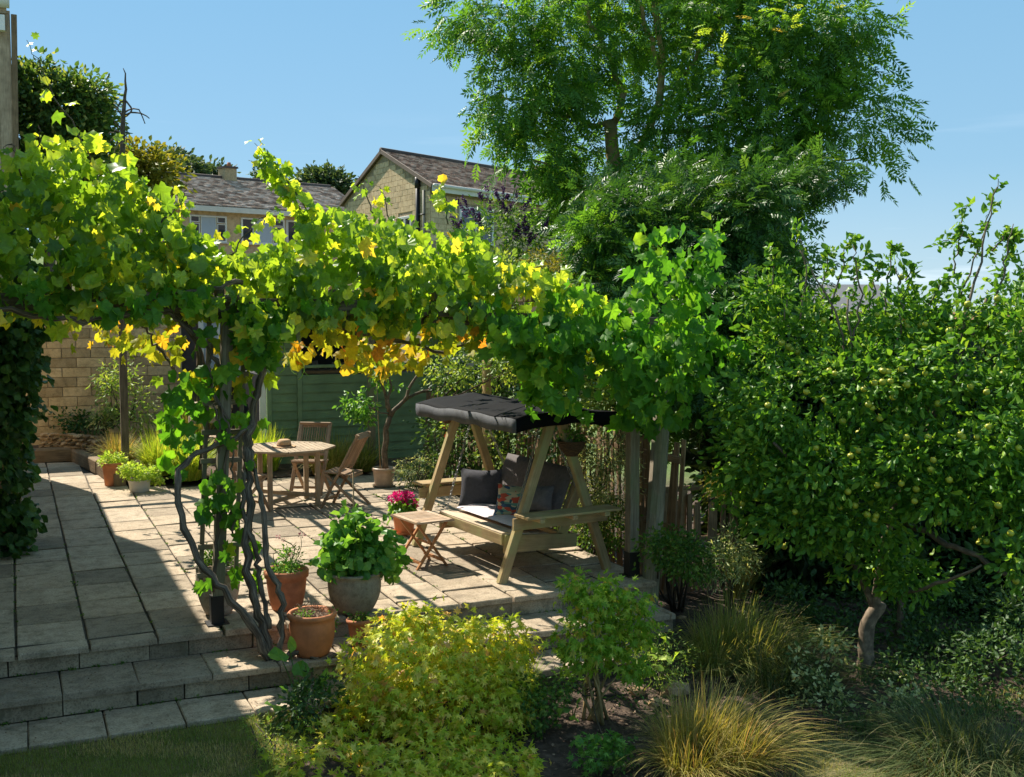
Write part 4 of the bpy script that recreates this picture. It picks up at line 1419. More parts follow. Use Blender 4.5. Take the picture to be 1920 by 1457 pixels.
# ================================================================== TABLE, CHAIRS, HAT, STOOL
tb = np.array([3.19, 14.12])
table = empty("garden_table", (tb[0], tb[1], 0), "octagonal slatted teak garden table with a pale top", "table")
Rt = .57
rot = math.radians(10)
octa = [np.array([Rt * math.cos(rot + math.pi / 8 + i * math.pi / 4), Rt * math.sin(rot + math.pi / 8 + i * math.pi / 4)]) for i in range(8)]
def clip_x(x):
    """extent in y of the octagon at x"""
    ys = []
    for i in range(8):
        a, b = octa[i], octa[(i + 1) % 8]
        if (a[0] - x) * (b[0] - x) < 0:
            t = (x - a[0]) / (b[0] - a[0]); ys.append(a[1] + t * (b[1] - a[1]))
    return (min(ys), max(ys)) if len(ys) == 2 else None
x = -Rt * .98 + .02
while x < Rt * .98:
    e = clip_x(x)
    if e and e[1] - e[0] > .15:
        m = MB(); m.bar((tb[0] + x, tb[1] + e[0] + .04, .722), (tb[0] + x, tb[1] + e[1] - .04, .722), .052, .020); m.build("slat", M_teak, table)
    x += .062
for i in range(8):
    a, b = octa[i], octa[(i + 1) % 8]
    m = MB(); m.bar((tb[0] + a[0], tb[1] + a[1], .722), (tb[0] + b[0], tb[1] + b[1], .722), .06, .026); m.build("rim_board", M_teak, table)
for sx, sy_ in ((-1, -1), (1, -1), (1, 1), (-1, 1)):
    m = MB(); m.bar((tb[0] + sx * .30, tb[1] + sy_ * .30, 0), (tb[0] + sx * .30, tb[1] + sy_ * .30, .705), .06, .06, up=(0, 1, 0)); m.build("leg", M_teak, table)
m = MB(); m.bar((tb[0] - .3, tb[1] - .3, .08), (tb[0] + .3, tb[1] + .3, .08), .04, .05); m.build("stretcher", M_teak, table)
m = MB(); m.bar((tb[0] - .3, tb[1] + .3, .135), (tb[0] + .3, tb[1] - .3, .135), .04, .05); m.build("stretcher", M_teak, table)
for sy_ in (-.3, .3):
    m = MB(); m.bar((tb[0] - .28, tb[1] + sy_, .675), (tb[0] + .28, tb[1] + sy_, .675), .03, .06); m.build("apron", M_teak, table)


def chair(loc, rz, label, rel=0):
    th = empty("folding_chair", (loc[0], loc[1], 0), label, "chair", "folding teak chairs round the garden table")
    c, s = math.cos(rz), math.sin(rz)
    def Q(x, y, z): return np.array([loc[0] + c * x - s * y, loc[1] + s * x + c * y, z])
    # faces +x locally; back at -x
    fwd = (c, s, 0); sd = (-s, c, 0)
    for y in (-.205, .205):
        m = MB(); m.bar(Q(.24, y, 0), Q(-.26, y, .93), .028, .048, up=sd); m.build("back_leg", M_teakchair, th)
        m = MB(); m.bar(Q(-.27, y * .86, 0), Q(.20, y * .86, .44), .026, .042, up=sd); m.build("front_leg", M_teakchair, th)
    for i in range(9):
        y = -.19 + i * .0475
        m = MB(); m.bar(Q(.20, y, .455), Q(-.16, y, .425), .036, .016); m.build("seat_slat", M_teakchair, th)
    m = MB(); m.bar(Q(.20, -.2, .44), Q(.20, .2, .44), .035, .03); m.build("seat_rail", M_teakchair, th)
    m = MB(); m.bar(Q(-.155, -.19, .40), Q(-.155, .19, .40), .03, .03); m.build("seat_rail", M_teakchair, th)
    m = MB(); m.bar(Q(-.245, -.215, .90), Q(-.245, .215, .90), .026, .075, up=(c * .45, s * .45, .9)); m.build("top_rail", M_teakchair, th)
    m = MB(); m.bar(Q(-.045, -.19, .52), Q(-.045, .19, .52), .022, .04); m.build("lower_rail", M_teakchair, th)
    for i in range(11):
        y = -.165 + i * .033
        m = MB(); m.bar(Q(-.05, y, .53), Q(-.235, y, .88), .017, .010, up=sd); m.build("back_slat", M_teakchair, th)
    m = MB(); m.bar(Q(.19, -.2, .10), Q(.19, .2, .10), .02, .03); m.build("stretcher", M_teakchair, th)
    return th


chair((3.80, 13.66), math.radians(143), "folding teak chair seen side-on at the right of the table")
chair((3.66, 14.86), math.radians(238), "folding teak chair behind the table, its slatted back facing us")
chair((2.56, 13.78), math.radians(22), "folding teak chair at the left of the table behind the vine stems")

hat = G(533, 838, .735)
th = empty("sun_hat", (hat[0], hat[1], .735), "tan straw sun hat lying on the octagonal table", "hat")
m = MB(); m.lathe((hat[0], hat[1], .736), [(.0, .098), (.055, .097), (.078, .085), (.088, .05), (.092, .012)], 28, wob=.04); m.build("crown", M_hat, th)
m = MB(); m.lathe((hat[0], hat[1], .736), [(.091, .012), (.12, .006), (.150, .010), (.152, .006), (.12, .001), (.09, .004)], 28, wob=.03); m.build("brim", M_hat, th)
m = MB(); m.lathe((hat[0], hat[1], .736), [(.0925, .012), (.0935, .02), (.0905, .033), (.088, .034)], 28, wob=.04); m.build("band", plain("hat_band", (.16, .09, .05), .8), th)

st = empty("folding_stool", (3.61, 10.22, 0), "small folding teak table with slatted top beside the swing", "stool")
sc = np.array([3.615, 10.22]); sa = math.radians(8)
def ST(x, y, z): return np.array([sc[0] + math.cos(sa) * x - math.sin(sa) * y, sc[1] + math.sin(sa) * x + math.cos(sa) * y, z])
for i in range(9):
    y = -.235 + i * .0585
    m = MB(); m.bar(ST(-.155, y, .462), ST(.155, y, .462), .047, .013); m.build("slat", M_stooltop, st)
for x in (-.178, .178):
    m = MB(); m.bar(ST(x, -.275, .460), ST(x, .275, .460), .045, .02); m.build("side_board", M_stooltop, st)
for y in (-.265, .265):
    m = MB(); m.bar(ST(-.20, y, .4605), ST(.20, y, .4605), .035, .019); m.build("end_board", M_stooltop, st)
for y, q in ((-.21, 1), (.21, 1)):
    m = MB(); m.bar(ST(-.17, y, 0), ST(.16, y, .45), .022, .036, up=(0, 1, 0)); m.build("leg", M_stool, st)
    yy = y * .86
    m = MB(); m.bar(ST(.17, yy, 0), ST(-.16, yy, .45), .022, .036, up=(0, 1, 0)); m.build("leg", M_stool, st)
for x, z in ((-.125, .06), (.125, .06)):
    m = MB(); m.bar(ST(x, -.2, z), ST(x, .2, z), .02, .03); m.build("stretcher", M_stool, st)
m = MB(); m.bar(ST(0, -.22, .23), ST(0, .22, .23), .02, .02); m.build("stretcher", M_stool, st)

# ================================================================== POTS
def pot_mesh(c, r_top, r_bot, h, rim=.02, rimh=.05, belly=0.0, mat=M_terra, th=None, seg=44):
    c = np.array(c, float)
    prof = [(0, 0), (r_bot * .9, 0), (r_bot, .008)]
    for i in range(1, 9):
        t = i / 9
        prof.append((r_bot + (r_top - rim - r_bot) * t + belly * math.sin(t * math.pi), h * t * (1 - rimh / h)))
    hr = h - rimh
    prof += [(r_top - rim, hr), (r_top, hr + .008), (r_top + .003, h - .012), (r_top - .006, h), (r_top - .024, h - .003), (r_top - .03, h - rimh), (r_top * .8, h - rimh - .01)]
    m = MB(); m.lathe(c, prof, seg)
    p = m.build("pot", mat, th)
    m = MB(); m.lathe(c + np.array([0, 0, h - .045]), [(r_top - .028, 0), (r_top * .5, .01), (0, .014)], 20); m.build("soil", M_soil, th)
    return p


def pplant(c, label, r_top, r_bot, h, mat, cat="potted plant", group=None, **k):
    th = empty("potted_plant", c, label, cat, group)
    pot_mesh(c, r_top, r_bot, h, mat=mat, th=th, **k)
    return th


def stems(th, base, tips, r0=.006, r1=.002, mat=None, name="stem", bend=.05, seg=5):
    m = MB()
    for t in tips:
        b = np.asarray(base, float) + np.append(R.normal(size=2) * .03, 0)
        mid = (b + t) / 2 + np.append(R.normal(size=2) * bend, bend)
        m.tube(curve([b, mid, t], 6), lin(r0, r1, 7), seg)
    return m.build(name, mat or M_barkdark, th)


# terracotta pot on the middle tread
c = G(586, 1227, -.17); c[2] = -.168
t1 = pplant(c, "round terracotta pot of dry stems standing on the middle step", .187, .125, .335, M_terra, rim=.018, rimh=.045, belly=.022)
pos, tip, n = clumps([(c + np.array([0, 0, .33]), (.13, .13, .03))], 26, 8, .03)
leaves(t1, L_litter, T_LANCE, pos, tip, n, R.uniform(.02, .05, len(pos)), name="dry_leaves")
pos, tip, n = clumps([(c + np.array([-.07, -.04, .34]), (.06, .06, .03)), (c + np.array([.17, .02, .25]), (.03, .05, .09))], 22, 8, .02)
leaves(t1, L_pot, T_OVAL, pos, tip, n, R.uniform(.015, .03, len(pos)))
# terracotta pot with roses
c = G(538, 1142, 0)
t2 = pplant(c, "terracotta pot with small pink roses on the patio edge", .182, .12, .34, M_terradark, rim=.016, rimh=.07, belly=.008)
pos, tip, n = clumps([(c + np.array([-.02, -.02, .35]), (.15, .15, .035)), (c + np.array([.03, 0, .43]), (.10, .08, .09))], 70, 9, .022)
leaves(t2, L_pot, T_OVAL, pos, tip, n, R.uniform(.016, .034, len(pos)))
stems(t2, c + np.array([0, 0, .32]), [c + np.array(v) for v in ((-.05, .02, .60), (-.02, 0, .58), (.13, .02, .60), (.08, -.03, .56), (.02, .03, .50))], .004, .002, L_mid)
def flower(th, p, r, mat, n=22, name="flower"):
    pos, d = ell_points(n, p, (r, r, r * .8), .5)
    leaves(th, mat, T_SMALL, pos, d + rand_dir(n) * .4, rand_dir(n), np.full(n, r * .9), name=name, kind=None)
flower(t2, c + np.array([.14, .02, .61]), .022, L_rose); flower(t2, c + np.array([-.06, .02, .61]), .016, L_rose); flower(t2, c + np.array([.02, -.05, .475]), .018, L_petal)
flower(t2, c + np.array([-.02, .0, .585]), .014, L_rose)
# big grey pot
c = G(665, 1146, 0)
t3 = pplant(c, "wide grey stoneware pot filled with a tall leafy green plant", .225, .14, .34, M_greypot, rim=.012, rimh=.03, belly=.035)
pos, tip, n = clumps([(c + np.array([.0, .0, .50]), (.22, .2, .16)), (c + np.array([-.06, .02, .70]), (.12, .12, .14)), (c + np.array([.22, 0, .55]), (.12, .12, .12)), (c + np.array([-.18, -.02, .42]), (.13, .13, .10)), (c + np.array([.28, -.05, .40]), (.07, .07, .10))], 90, 5, .05, droop=.6)
leaves(t3, L_pot, T_VINE[2:] + T_ROUND, pos, tip, n, R.uniform(.06, .12, len(pos)), n_obj=120, cell=14)
stems(t3, c + np.array([0, 0, .3]), [c + np.array([R.normal() * .15, R.normal() * .12, R.uniform(.5, .8)]) for _ in range(14)], .006, .003, L_mid)
# pale tall pot behind the post
c = G(410, 1150, 0)
t4 = pplant(c, "tall pale stoneware pot standing behind the front pergola post", .185, .105, .42, M_paleurn, rim=.012, rimh=.03, belly=.03)
pos, tip, n = clumps([(c + np.array([.0, .0, .43]), (.15, .15, .05)), (c + np.array([-.05, .0, .50]), (.10, .1, .06))], 55, 8, .025)
leaves(t4, L_mid, T_OVAL, pos, tip, n, R.uniform(.018, .04, len(pos)))
# small pot on the step by the maple
c = G(675, 1212, -.17); c[2] = -.168
t5 = pplant(c, "small terracotta pot on the step half hidden by the golden maple", .105, .07, .225, M_terradark, rim=.012, rimh=.04)
pos, tip, n = clumps([(c + np.array([.0, .0, .23]), (.08, .08, .04)), (c + np.array([.0, -.1, .12]), (.05, .03, .06))], 26, 8, .02)
leaves(t5, L_mid, T_OVAL, pos, tip, n, R.uniform(.018, .035, len(pos)))
# geranium
c = G(758, 1000, 0)
t6 = pplant(c, "terracotta pot with bright pink geranium behind the folding table", .135, .10, .23, M_terra, rim=.012, rimh=.04)
m = MB(); m.lathe(c, [(.0, .001), (.13, .002), (.145, .03), (.138, .03), (.125, .008)], 30); m.build("saucer", M_terra, t6)
pos, tip, n = clumps([(c + np.array([0, 0, .29]), (.13, .13, .07))], 30, 7, .03)
leaves(t6, L_pot, T_ROUND, pos, tip, n, R.uniform(.04, .065, len(pos)))
for dx, dy, dz in ((-.10, .03, .40), (-.05, -.02, .42), (.0, .02, .405), (.05, -.03, .37), (.10, .0, .32), (.06, .04, .40)):
    flower(t6, c + np.array([dx, dy, dz]), .05, L_petal, 60)
stems(t6, c + np.array([0, 0, .22]), [c + np.array(v) for v in ((-.08, .03, .38), (.0, 0, .39), (.08, 0, .34))], .004, .003, L_mid)
# potted tree in glazed pot
c = G(720, 912, 0)
t7 = pplant(c, "small gnarled tree in a beige glazed pot before the green shed", .165, .125, .27, M_glazed, cat="potted tree", rim=.012, rimh=.05)
m = MB(); m.lathe(c, [(.0, .001), (.15, .002), (.17, .03), (.163, .03), (.15, .008)], 30); m.build("saucer", M_greypot, t7)
cz = lambda x, y, z: c + np.array([x, y, z])
m = MB(); m.tube(curve([cz(.03, 0, .22), cz(.02, 0, .5), cz(.04, .0, .8), cz(.10, 0, .98)], 12, .006), lin(.045, .036, 13), 9, jit=.12); m.build("trunk", M_barkapple, t7)
for pts, r in (([(.10, 0, .98), (.32, .05, 1.18), (.62, .1, 1.30), (1.1, .1, 1.40), (1.7, .15, 1.55)], .032), ([(.10, 0, .98), (.02, .0, 1.3), (-.08, 0, 1.7), (-.2, 0, 2.1)], .026), ([(.3, .05, 1.16), (.5, 0, 1.55), (.85, -.1, 2.0), (1.2, -.1, 2.3)], .024), ([(.08, 0, 1.0), (-.15, .02, 1.10), (-.32, .0, 1.18)], .012), ([(.06, 0, 1.05), (.1, 0, 1.5), (.05, 0, 2.1)], .02)):
    m = MB(); m.tube(curve([cz(*p) for p in pts], 12, .012), lin(r, r * .4, len(curve([cz(*p) for p in pts], 12))), 7, jit=.12); m.build("branch", M_barkapple, t7)
pos, tip, n = clumps([(cz(-.36, 0, 1.12), (.22, .15, .17)), (cz(-.5, 0, 1.2), (.12, .12, .12)), (cz(.0, 0, 1.6), (.35, .2, .3), .5), (cz(-.25, -.05, .98), (.1, .1, .08))], 60, 7, .05, droop=.5)
leaves(t7, L_pot, T_OVAL, pos, tip, n, R.uniform(.06, .10, len(pos)))
m = MB(); m.tube([cz(-.06, -.03, .2), cz(-.10, -.03, 1.45)], .007, 6); m.build("cane", M_stake, t7)
# white pot and orange pot by the bed
c = G(262, 922, 0)
t8 = pplant(c, "white pot with lime green trailing foliage beside the grasses", .155, .125, .17, M_whitepot, rim=.008, rimh=.02)
pos, tip, n = clumps([(c + np.array([0, 0, .26]), (.24, .2, .11)), (c + np.array([-.12, 0, .32]), (.16, .15, .08)), (c + np.array([.25, -.03, .2]), (.1, .1, .1))], 130, 8, .03)
leaves(t8, L_lime, T_MAPLE[:1] + T_OVAL[:1], pos, tip, n, R.uniform(.03, .06, len(pos)))
c = G(212, 910, 0)
t9 = pplant(c, "tall terracotta pot with green foliage against the sleepers", .15, .11, .33, M_terra, rim=.012, rimh=.05)
pos, tip, n = clumps([(c + np.array([0, 0, .38]), (.17, .15, .09))], 60, 8, .03)
leaves(t9, L_lime, T_OVAL, pos, tip, n, R.uniform(.03, .055, len(pos)))
# cane standing by the big pot
a = G(664, 1000, 0) ; a = np.array([3.0, 11.2, 0.0]); pa = D(665, 962, 9.3); pb = D(662, 884, 9.3)
m = MB(); m.tube([D(666, 1085, 9.3), pb], .006, 6); m.lathe(pb - np.array([0, 0, .005]), [(.001, 0), (.011, .006), (.011, .016), (.001, .022)], 8)
tag(m.build("plant_support", M_stake), "thin cane rising from the big grey pot", "cane")

# ================================================================== GRAPE VINE
vine = empty("grape_vine", AY(512, 1290, 8.32), "sprawling grape vine covering the pergola roof and posts", "vine")


def vstem(pts, r0, r1, name="stem", n=26, wob=.011, jit=.30, par=None, mat=None):
    P = curve([AY(*p) for p in pts], n, wob)
    rr_ = [q * .86 * (1 + .28 * abs(math.sin(i * 1.7 + len(P))) ** 6) for i, q in enumerate(lin(r0, r1, len(P)))]
    m = MB(); m.tube(P, rr_, 12, jit=jit, ridge=.22)
    return m.build(name, mat or M_barkvine, par or vine)


zf = 8.55
vstem([(512, 1300, 8.30), (500, 1200, 8.4), (475, 1120, 8.45), (462, 1040, 8.6), (468, 930, 8.75), (462, 860, 8.85)], .034, .026)
vstem([(516, 1285, 8.30), (527, 1190, 8.35), (528, 1120, 8.4), (500, 1060, 8.5), (492, 960, 8.6), (478, 880, 8.8)], .026, .018)
vstem([(505, 1235, 8.35), (470, 1170, 8.4), (425, 1105, 8.45), (385, 1065, 8.55), (345, 990, 8.6), (331, 920, 8.65), (345, 870, 8.7), (385, 842, 8.75), (430, 828, 8.8), (470, 800, 8.85)], .030, .018, n=30)
vstem([(520, 1240, 8.35), (560, 1222, 8.3), (600, 1235, 8.25), (640, 1228, 8.2)], .022, .012)
vstem([(505, 1180, 8.4), (488, 1090, 8.5), (478, 1030, 8.6), (455, 960, 8.7), (458, 880, 8.8)], .020, .016)
vstem([(465, 880, 8.82), (462, 840, 8.85), (470, 800, 8.86), (485, 740, 8.85), (492, 690, 8.8), (480, 640, 8.8), (455, 600, 8.85)], .040, .016, n=24)
vstem([(400, 1110, 8.85), (408, 1000, 8.85), (420, 900, 8.85), (425, 800, 8.86), (400, 740, 8.86), (385, 690, 8.86)], .013, .011)
vstem([(378, 880, 9.2), (384, 780, 9.15), (382, 700, 9.1), (368, 640, 9.0), (330, 590, 8.95), (260, 560, 8.9)], .030, .022, n=24)
vstem([(470, 560, 8.8), (400, 560, 8.8), (330, 580, 8.75), (250, 588, 8.7), (160, 600, 8.7), (60, 590, 8.7), (-40, 575, 8.7)], .026, .018, n=30)
vstem([(455, 530, 8.8), (370, 545, 8.75), (300, 555, 8.7), (200, 545, 8.75), (90, 560, 8.8)], .018, .012, n=24)
vstem([(420, 700, 8.9), (380, 640, 8.9), (330, 600, 8.85), (290, 570, 8.8)], .016, .012)
vstem([(330, 700, 9.6), (290, 640, 9.4), (250, 600, 9.2), (200, 575, 9.0)], .010, .008)
vstem([(600, 600, 8.9), (680, 625, 9.0), (760, 640, 9.2), (830, 660, 9.6), (900, 630, 10), (960, 600, 10.2)], .016, .010, n=24)
vstem([(850, 575, 9.0), (890, 590, 9.0), (930, 625, 9.1), (1000, 690, 9.4)], .014, .009)
vstem([(410, 850, 8.8), (405, 760, 8.8), (395, 700, 8.8), (400, 640, 8.85)], .008, .007)
vstem([(436, 1000, 8.8), (440, 900, 8.8), (430, 820, 8.8), (415, 760, 8.8)], .008, .006)

# foliage envelope: columns across the pergola, each with a top and bottom edge, at the depth of the pergola
EX = np.array([-80, 0, 60, 130, 200, 260, 330, 400, 450, 500, 540, 600, 660, 720, 780, 830, 880, 930, 980, 1040, 1100, 1150])
ET = np.array([300, 295, 268, 245, 305, 335, 395, 460, 482, 482, 440, 390, 395, 420, 440, 405, 462, 492, 494, 505, 550, 590])
EB = np.array([600, 590, 580, 575, 580, 585, 575, 570, 590, 620, 590, 595, 600, 600, 605, 610, 610, 610, 630, 640, 640, 640])


def volume(n, z0, z1, top=0, bot=0, x0=-80, x1=1150, tex=None):
    x = R.uniform(x0, x1, n); t = np.interp(x, EX, ET) + top; b = np.interp(x, EX, EB) + bot
    y = t + (b - t) * R.random(n)
    z = R.uniform(z0, z1, n)
    rr = FW + RT * ((x - CX) / F)[:, None] + UP * ((CY - y) / F)[:, None]
    return CAM + rr * (z / rr[:, 1])[:, None], x, y, z


def vine_leaves(P, out=.9, dn=.8, upn=.35):
    n = len(P)
    tip = rand_dir(n) * .55; tip[:, 2] -= dn; tip[:, :2] += np.array([-.25, -.35]) * out
    nn = rand_dir(n) * .75; nn[:, :2] += np.array([-.15, -.55]) * out; nn[:, 2] += upn
    return tip, nn


# clump by clump so the mass has hollows
def clumped(P, per, sig):
    n = len(P)
    Q = np.repeat(P, per, 0) + R.normal(size=(n * per, 3)) * np.array([sig, sig, sig * .8])
    return Q


pos = []
P, *_ = volume(640, 8.66, 9.35); pos.append(clumped(P, 7, .075))
P, *_ = volume(60, 9.3, 10.0, 15, -40, -80, 800); pos.append(clumped(P, 5, .10))
P, *_ = volume(45, 10.5, 13.0, 45, -90, -80, 420); pos.append(clumped(P, 5, .13))
P, *_ = volume(140, 15.0, 16.6, 45, -70, 520, 1100); pos.append(clumped(P, 5, .15))
P, *_ = volume(70, 8.6, 9.2, 120, 10); pos.append(clumped(P, 5, .07))
pos = np.concatenate(pos)
# keep only what is above the pergola roof, beyond the front fringe
hole = np.sin(pos[:, 0] * 4.3 + 1.3 * np.sin(pos[:, 2] * 5)) * np.sin(pos[:, 2] * 6.1 + pos[:, 0] * 1.7 + pos[:, 1] * 3) > .52
pos = pos[~(hole & (R.random(len(pos)) < .9))]
keep = (pos[:, 2] > 2.42) | ((pos[:, 1] < 9.6) & (R.random(len(pos)) < .8))
pos = pos[keep]
tip, nn = vine_leaves(pos)
fld = .5 + .30 * np.sin(pos[:, 0] * 3.1 + 1.7 * np.sin(pos[:, 2] * 4)) * np.cos(pos[:, 2] * 5 + pos[:, 0] * 1.3) + .22 * (pos[:, 2] - 2.9)
leaves(vine, L_vine, T_VINE, pos, tip, nn, .058 + .115 * R.random(len(pos)) ** 1.8, n_obj=190, cell=30, tint=np.clip(.6 * fld + .5 * R.random(len(pos)) - .05, 0, .995) )
# fringe hanging under the beam
def region(n, x0, x1, y0, y1, z0, z1):
    x = R.uniform(x0, x1, n); y = R.uniform(y0, y1, n); z = R.uniform(z0, z1, n)
    rr = FW + RT * ((x - CX) / F)[:, None] + UP * ((CY - y) / F)[:, None]
    return CAM + rr * (z / rr[:, 1])[:, None]
pos = np.concatenate([clumped(region(24, 560, 790, 595, 670, 8.8, 10.5), 4, .07), clumped(region(7, 240, 330, 600, 680, 10, 12.5), 5, .11),
                      clumped(region(16, 330, 480, 600, 720, 8.8, 9.4), 3, .07), clumped(region(9, 130, 250, 590, 620, 12, 15), 5, .13),
                      clumped(region(10, 690, 800, 640, 685, 9, 10), 4, .06), clumped(region(12, 800, 930, 610, 660, 9, 11), 4, .08)])
tip, nn = vine_leaves(pos)
leaves(vine, L_vineyel, T_VINE, pos, tip, nn, R.uniform(.09, .15, len(pos)), n_obj=50, cell=30, name="yellowing_foliage")
# greener leaves: round the post, hanging by the swing, and in the shade at the right
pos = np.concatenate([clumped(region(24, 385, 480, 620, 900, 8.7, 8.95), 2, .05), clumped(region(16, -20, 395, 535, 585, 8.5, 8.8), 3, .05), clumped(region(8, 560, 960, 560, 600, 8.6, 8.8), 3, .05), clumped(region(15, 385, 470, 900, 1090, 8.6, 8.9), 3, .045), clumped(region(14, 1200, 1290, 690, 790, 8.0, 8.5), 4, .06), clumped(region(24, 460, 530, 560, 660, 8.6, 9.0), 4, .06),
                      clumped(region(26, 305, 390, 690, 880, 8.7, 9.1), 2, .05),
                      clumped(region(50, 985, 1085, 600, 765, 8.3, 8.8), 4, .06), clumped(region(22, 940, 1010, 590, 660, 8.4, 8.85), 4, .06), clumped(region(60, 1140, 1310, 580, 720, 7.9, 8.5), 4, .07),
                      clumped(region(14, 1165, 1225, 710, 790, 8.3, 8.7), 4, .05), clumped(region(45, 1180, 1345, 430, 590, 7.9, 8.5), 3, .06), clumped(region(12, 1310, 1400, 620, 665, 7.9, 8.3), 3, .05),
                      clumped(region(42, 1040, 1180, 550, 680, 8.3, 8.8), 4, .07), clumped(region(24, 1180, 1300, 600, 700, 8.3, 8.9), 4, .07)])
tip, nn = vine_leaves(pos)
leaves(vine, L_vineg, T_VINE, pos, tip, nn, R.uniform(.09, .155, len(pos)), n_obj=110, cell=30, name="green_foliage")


def shoot(pts, nl, s0, s1, mat=L_vine):
    P = curve([AY(*p) for p in pts], 16, .008)
    m = MB(); m.tube(P, lin(.007, .002, len(P)), 5); m.build("shoot", M_barkvine if mat is not L_vineg else mat, vine)
    P = np.array(P); q = np.interp(np.sort(R.random(nl)), np.linspace(0, 1, len(P)), np.arange(len(P)))
    i = np.minimum(q.astype(int), len(P) - 2); fr = (q - i)[:, None]
    pp = P[i] * (1 - fr) + P[i + 1] * fr
    off = rand_dir(nl) * .05; pp = pp + off
    tip = off * 12 + rand_dir(nl) * .3; tip[:, 2] -= .3
    nn = rand_dir(nl) * .6; nn[:, 1] -= .5; nn[:, 2] += .4
    sc = s0 + (s1 - s0) * q / len(P)
    leaves(vine, mat, T_VINE, pp, tip, nn, sc * R.uniform(.8, 1.2, nl), name="shoot_leaves")


shoot([(170, 300, 9.0), (140, 240, 9.0), (105, 185, 9.0), (75, 120, 9.0), (50, 75, 9.0)], 11, .15, .05)
shoot([(60, 300, 9.0), (75, 260, 9.0), (72, 235, 9.0)], 6, .09, .05)
shoot([(600, 430, 9.1), (560, 370, 9.1), (530, 330, 9.1), (505, 300, 9.1), (477, 268, 9.1)], 60, .12, .05)
shoot([(590, 420, 9.2), (548, 372, 9.15), (515, 320, 9.1), (500, 300, 9.1)], 50, .12, .07)
shoot([(730, 420, 9.2), (722, 370, 9.2), (705, 345, 9.2)], 12, .10, .04)
shoot([(700, 400, 9.2), (680, 350, 9.2), (672, 330, 9.2)], 7, .09, .04)
shoot([(840, 420, 9.2), (835, 370, 9.2), (820, 345, 9.2)], 16, .12, .06)
shoot([(430, 480, 9.0), (470, 430, 9.0), (500, 400, 9.0), (520, 395, 9.0)], 16, .10, .05)
shoot([(900, 500, 9.2), (895, 440, 9.2), (900, 415, 9.2)], 12, .11, .06)
shoot([(40, 330, 9.0), (30, 290, 9.0), (20, 268, 9.0), (5, 280, 9.0)], 12, .09, .05)
shoot([(300, 420, 9.0), (340, 380, 9.0), (350, 345, 9.0)], 12, .10, .05)
shoot([(200, 330, 9.0), (215, 280, 9.0), (240, 262, 9.0)], 12, .10, .05)
shoot([(1255, 600, 8.2), (1290, 530, 8.2), (1330, 450, 8.2), (1345, 405, 8.2)], 20, .13, .10, L_vineg)
for pts in (([(500, 640, 8.7), (560, 645, 8.65), (590, 665, 8.6)]), ([(530, 645, 8.7), (540, 680, 8.65), (525, 700, 8.6)]), ([(538, 670, 8.66), (548, 695, 8.6), (556, 702, 8.6)]), ([(552, 650, 8.66), (570, 690, 8.6), (560, 712, 8.6)]), ([(566, 690, 8.62), (578, 705, 8.6)]),
            ([(470, 520, 8.7), (500, 540, 8.6), (495, 575, 8.6)]), ([(20, 330, 8.9), (10, 380, 8.9), (25, 420, 8.9)])):
    m = MB(); m.tube(curve([AY(*p) for p in pts], 8, .004), .0035, 5); m.build("tendril", L_lime, vine)

# ================================================================== IVY ON THE LEFT WING
ivy = empty("climbing_ivy", (-.2, 12.4, 0), "dark green creeper cloaking the wall corner at the left edge", "climber")
pos, tip, n = clumps([(D(5, 640, 11.4), (.35, .35, .5)), (D(0, 740, 11.4), (.32, .4, .6)), (D(-5, 860, 11.4), (.30, .4, .6)), (D(0, 980, 11.5), (.27, .4, .36)), (D(10, 1020, 11.5), (.2, .3, .12)), (D(40, 600, 11.3), (.25, .3, .2)), (D(20, 680, 11.3), (.22, .3, .4)),
                      (D(-10, 430, 12.0), (.30, .4, .35)), (D(-20, 520, 12), (.4, .4, .6))], 520, 9, .07, shell=.6, droop=.9, up=.2)
leaves(ivy, L_ivy, T_ROUND + T_VINE[2:], pos, tip, n, R.uniform(.07, .13, len(pos)), n_obj=120, cell=18)
m = MB()
for i in range(5): m.tube(curve([(-.15 - .08 * i, 12.5, 0), (-.2 - .05 * i, 12.55, 1.2), (-.1 - .1 * i, 12.6, 2.4)], 10, .02), lin(.02, .01, 11), 6)
m.build("stem", M_barkvine, ivy)

# ================================================================== TREES
def tube_part(name, pts, r0, r1, mat, th, n=16, wob=.02, seg=10, jit=.06):
    P = curve(pts, n, wob); m = MB(); m.tube(P, lin(r0, r1, len(P)), seg, jit=jit); return m.build(name, mat, th)


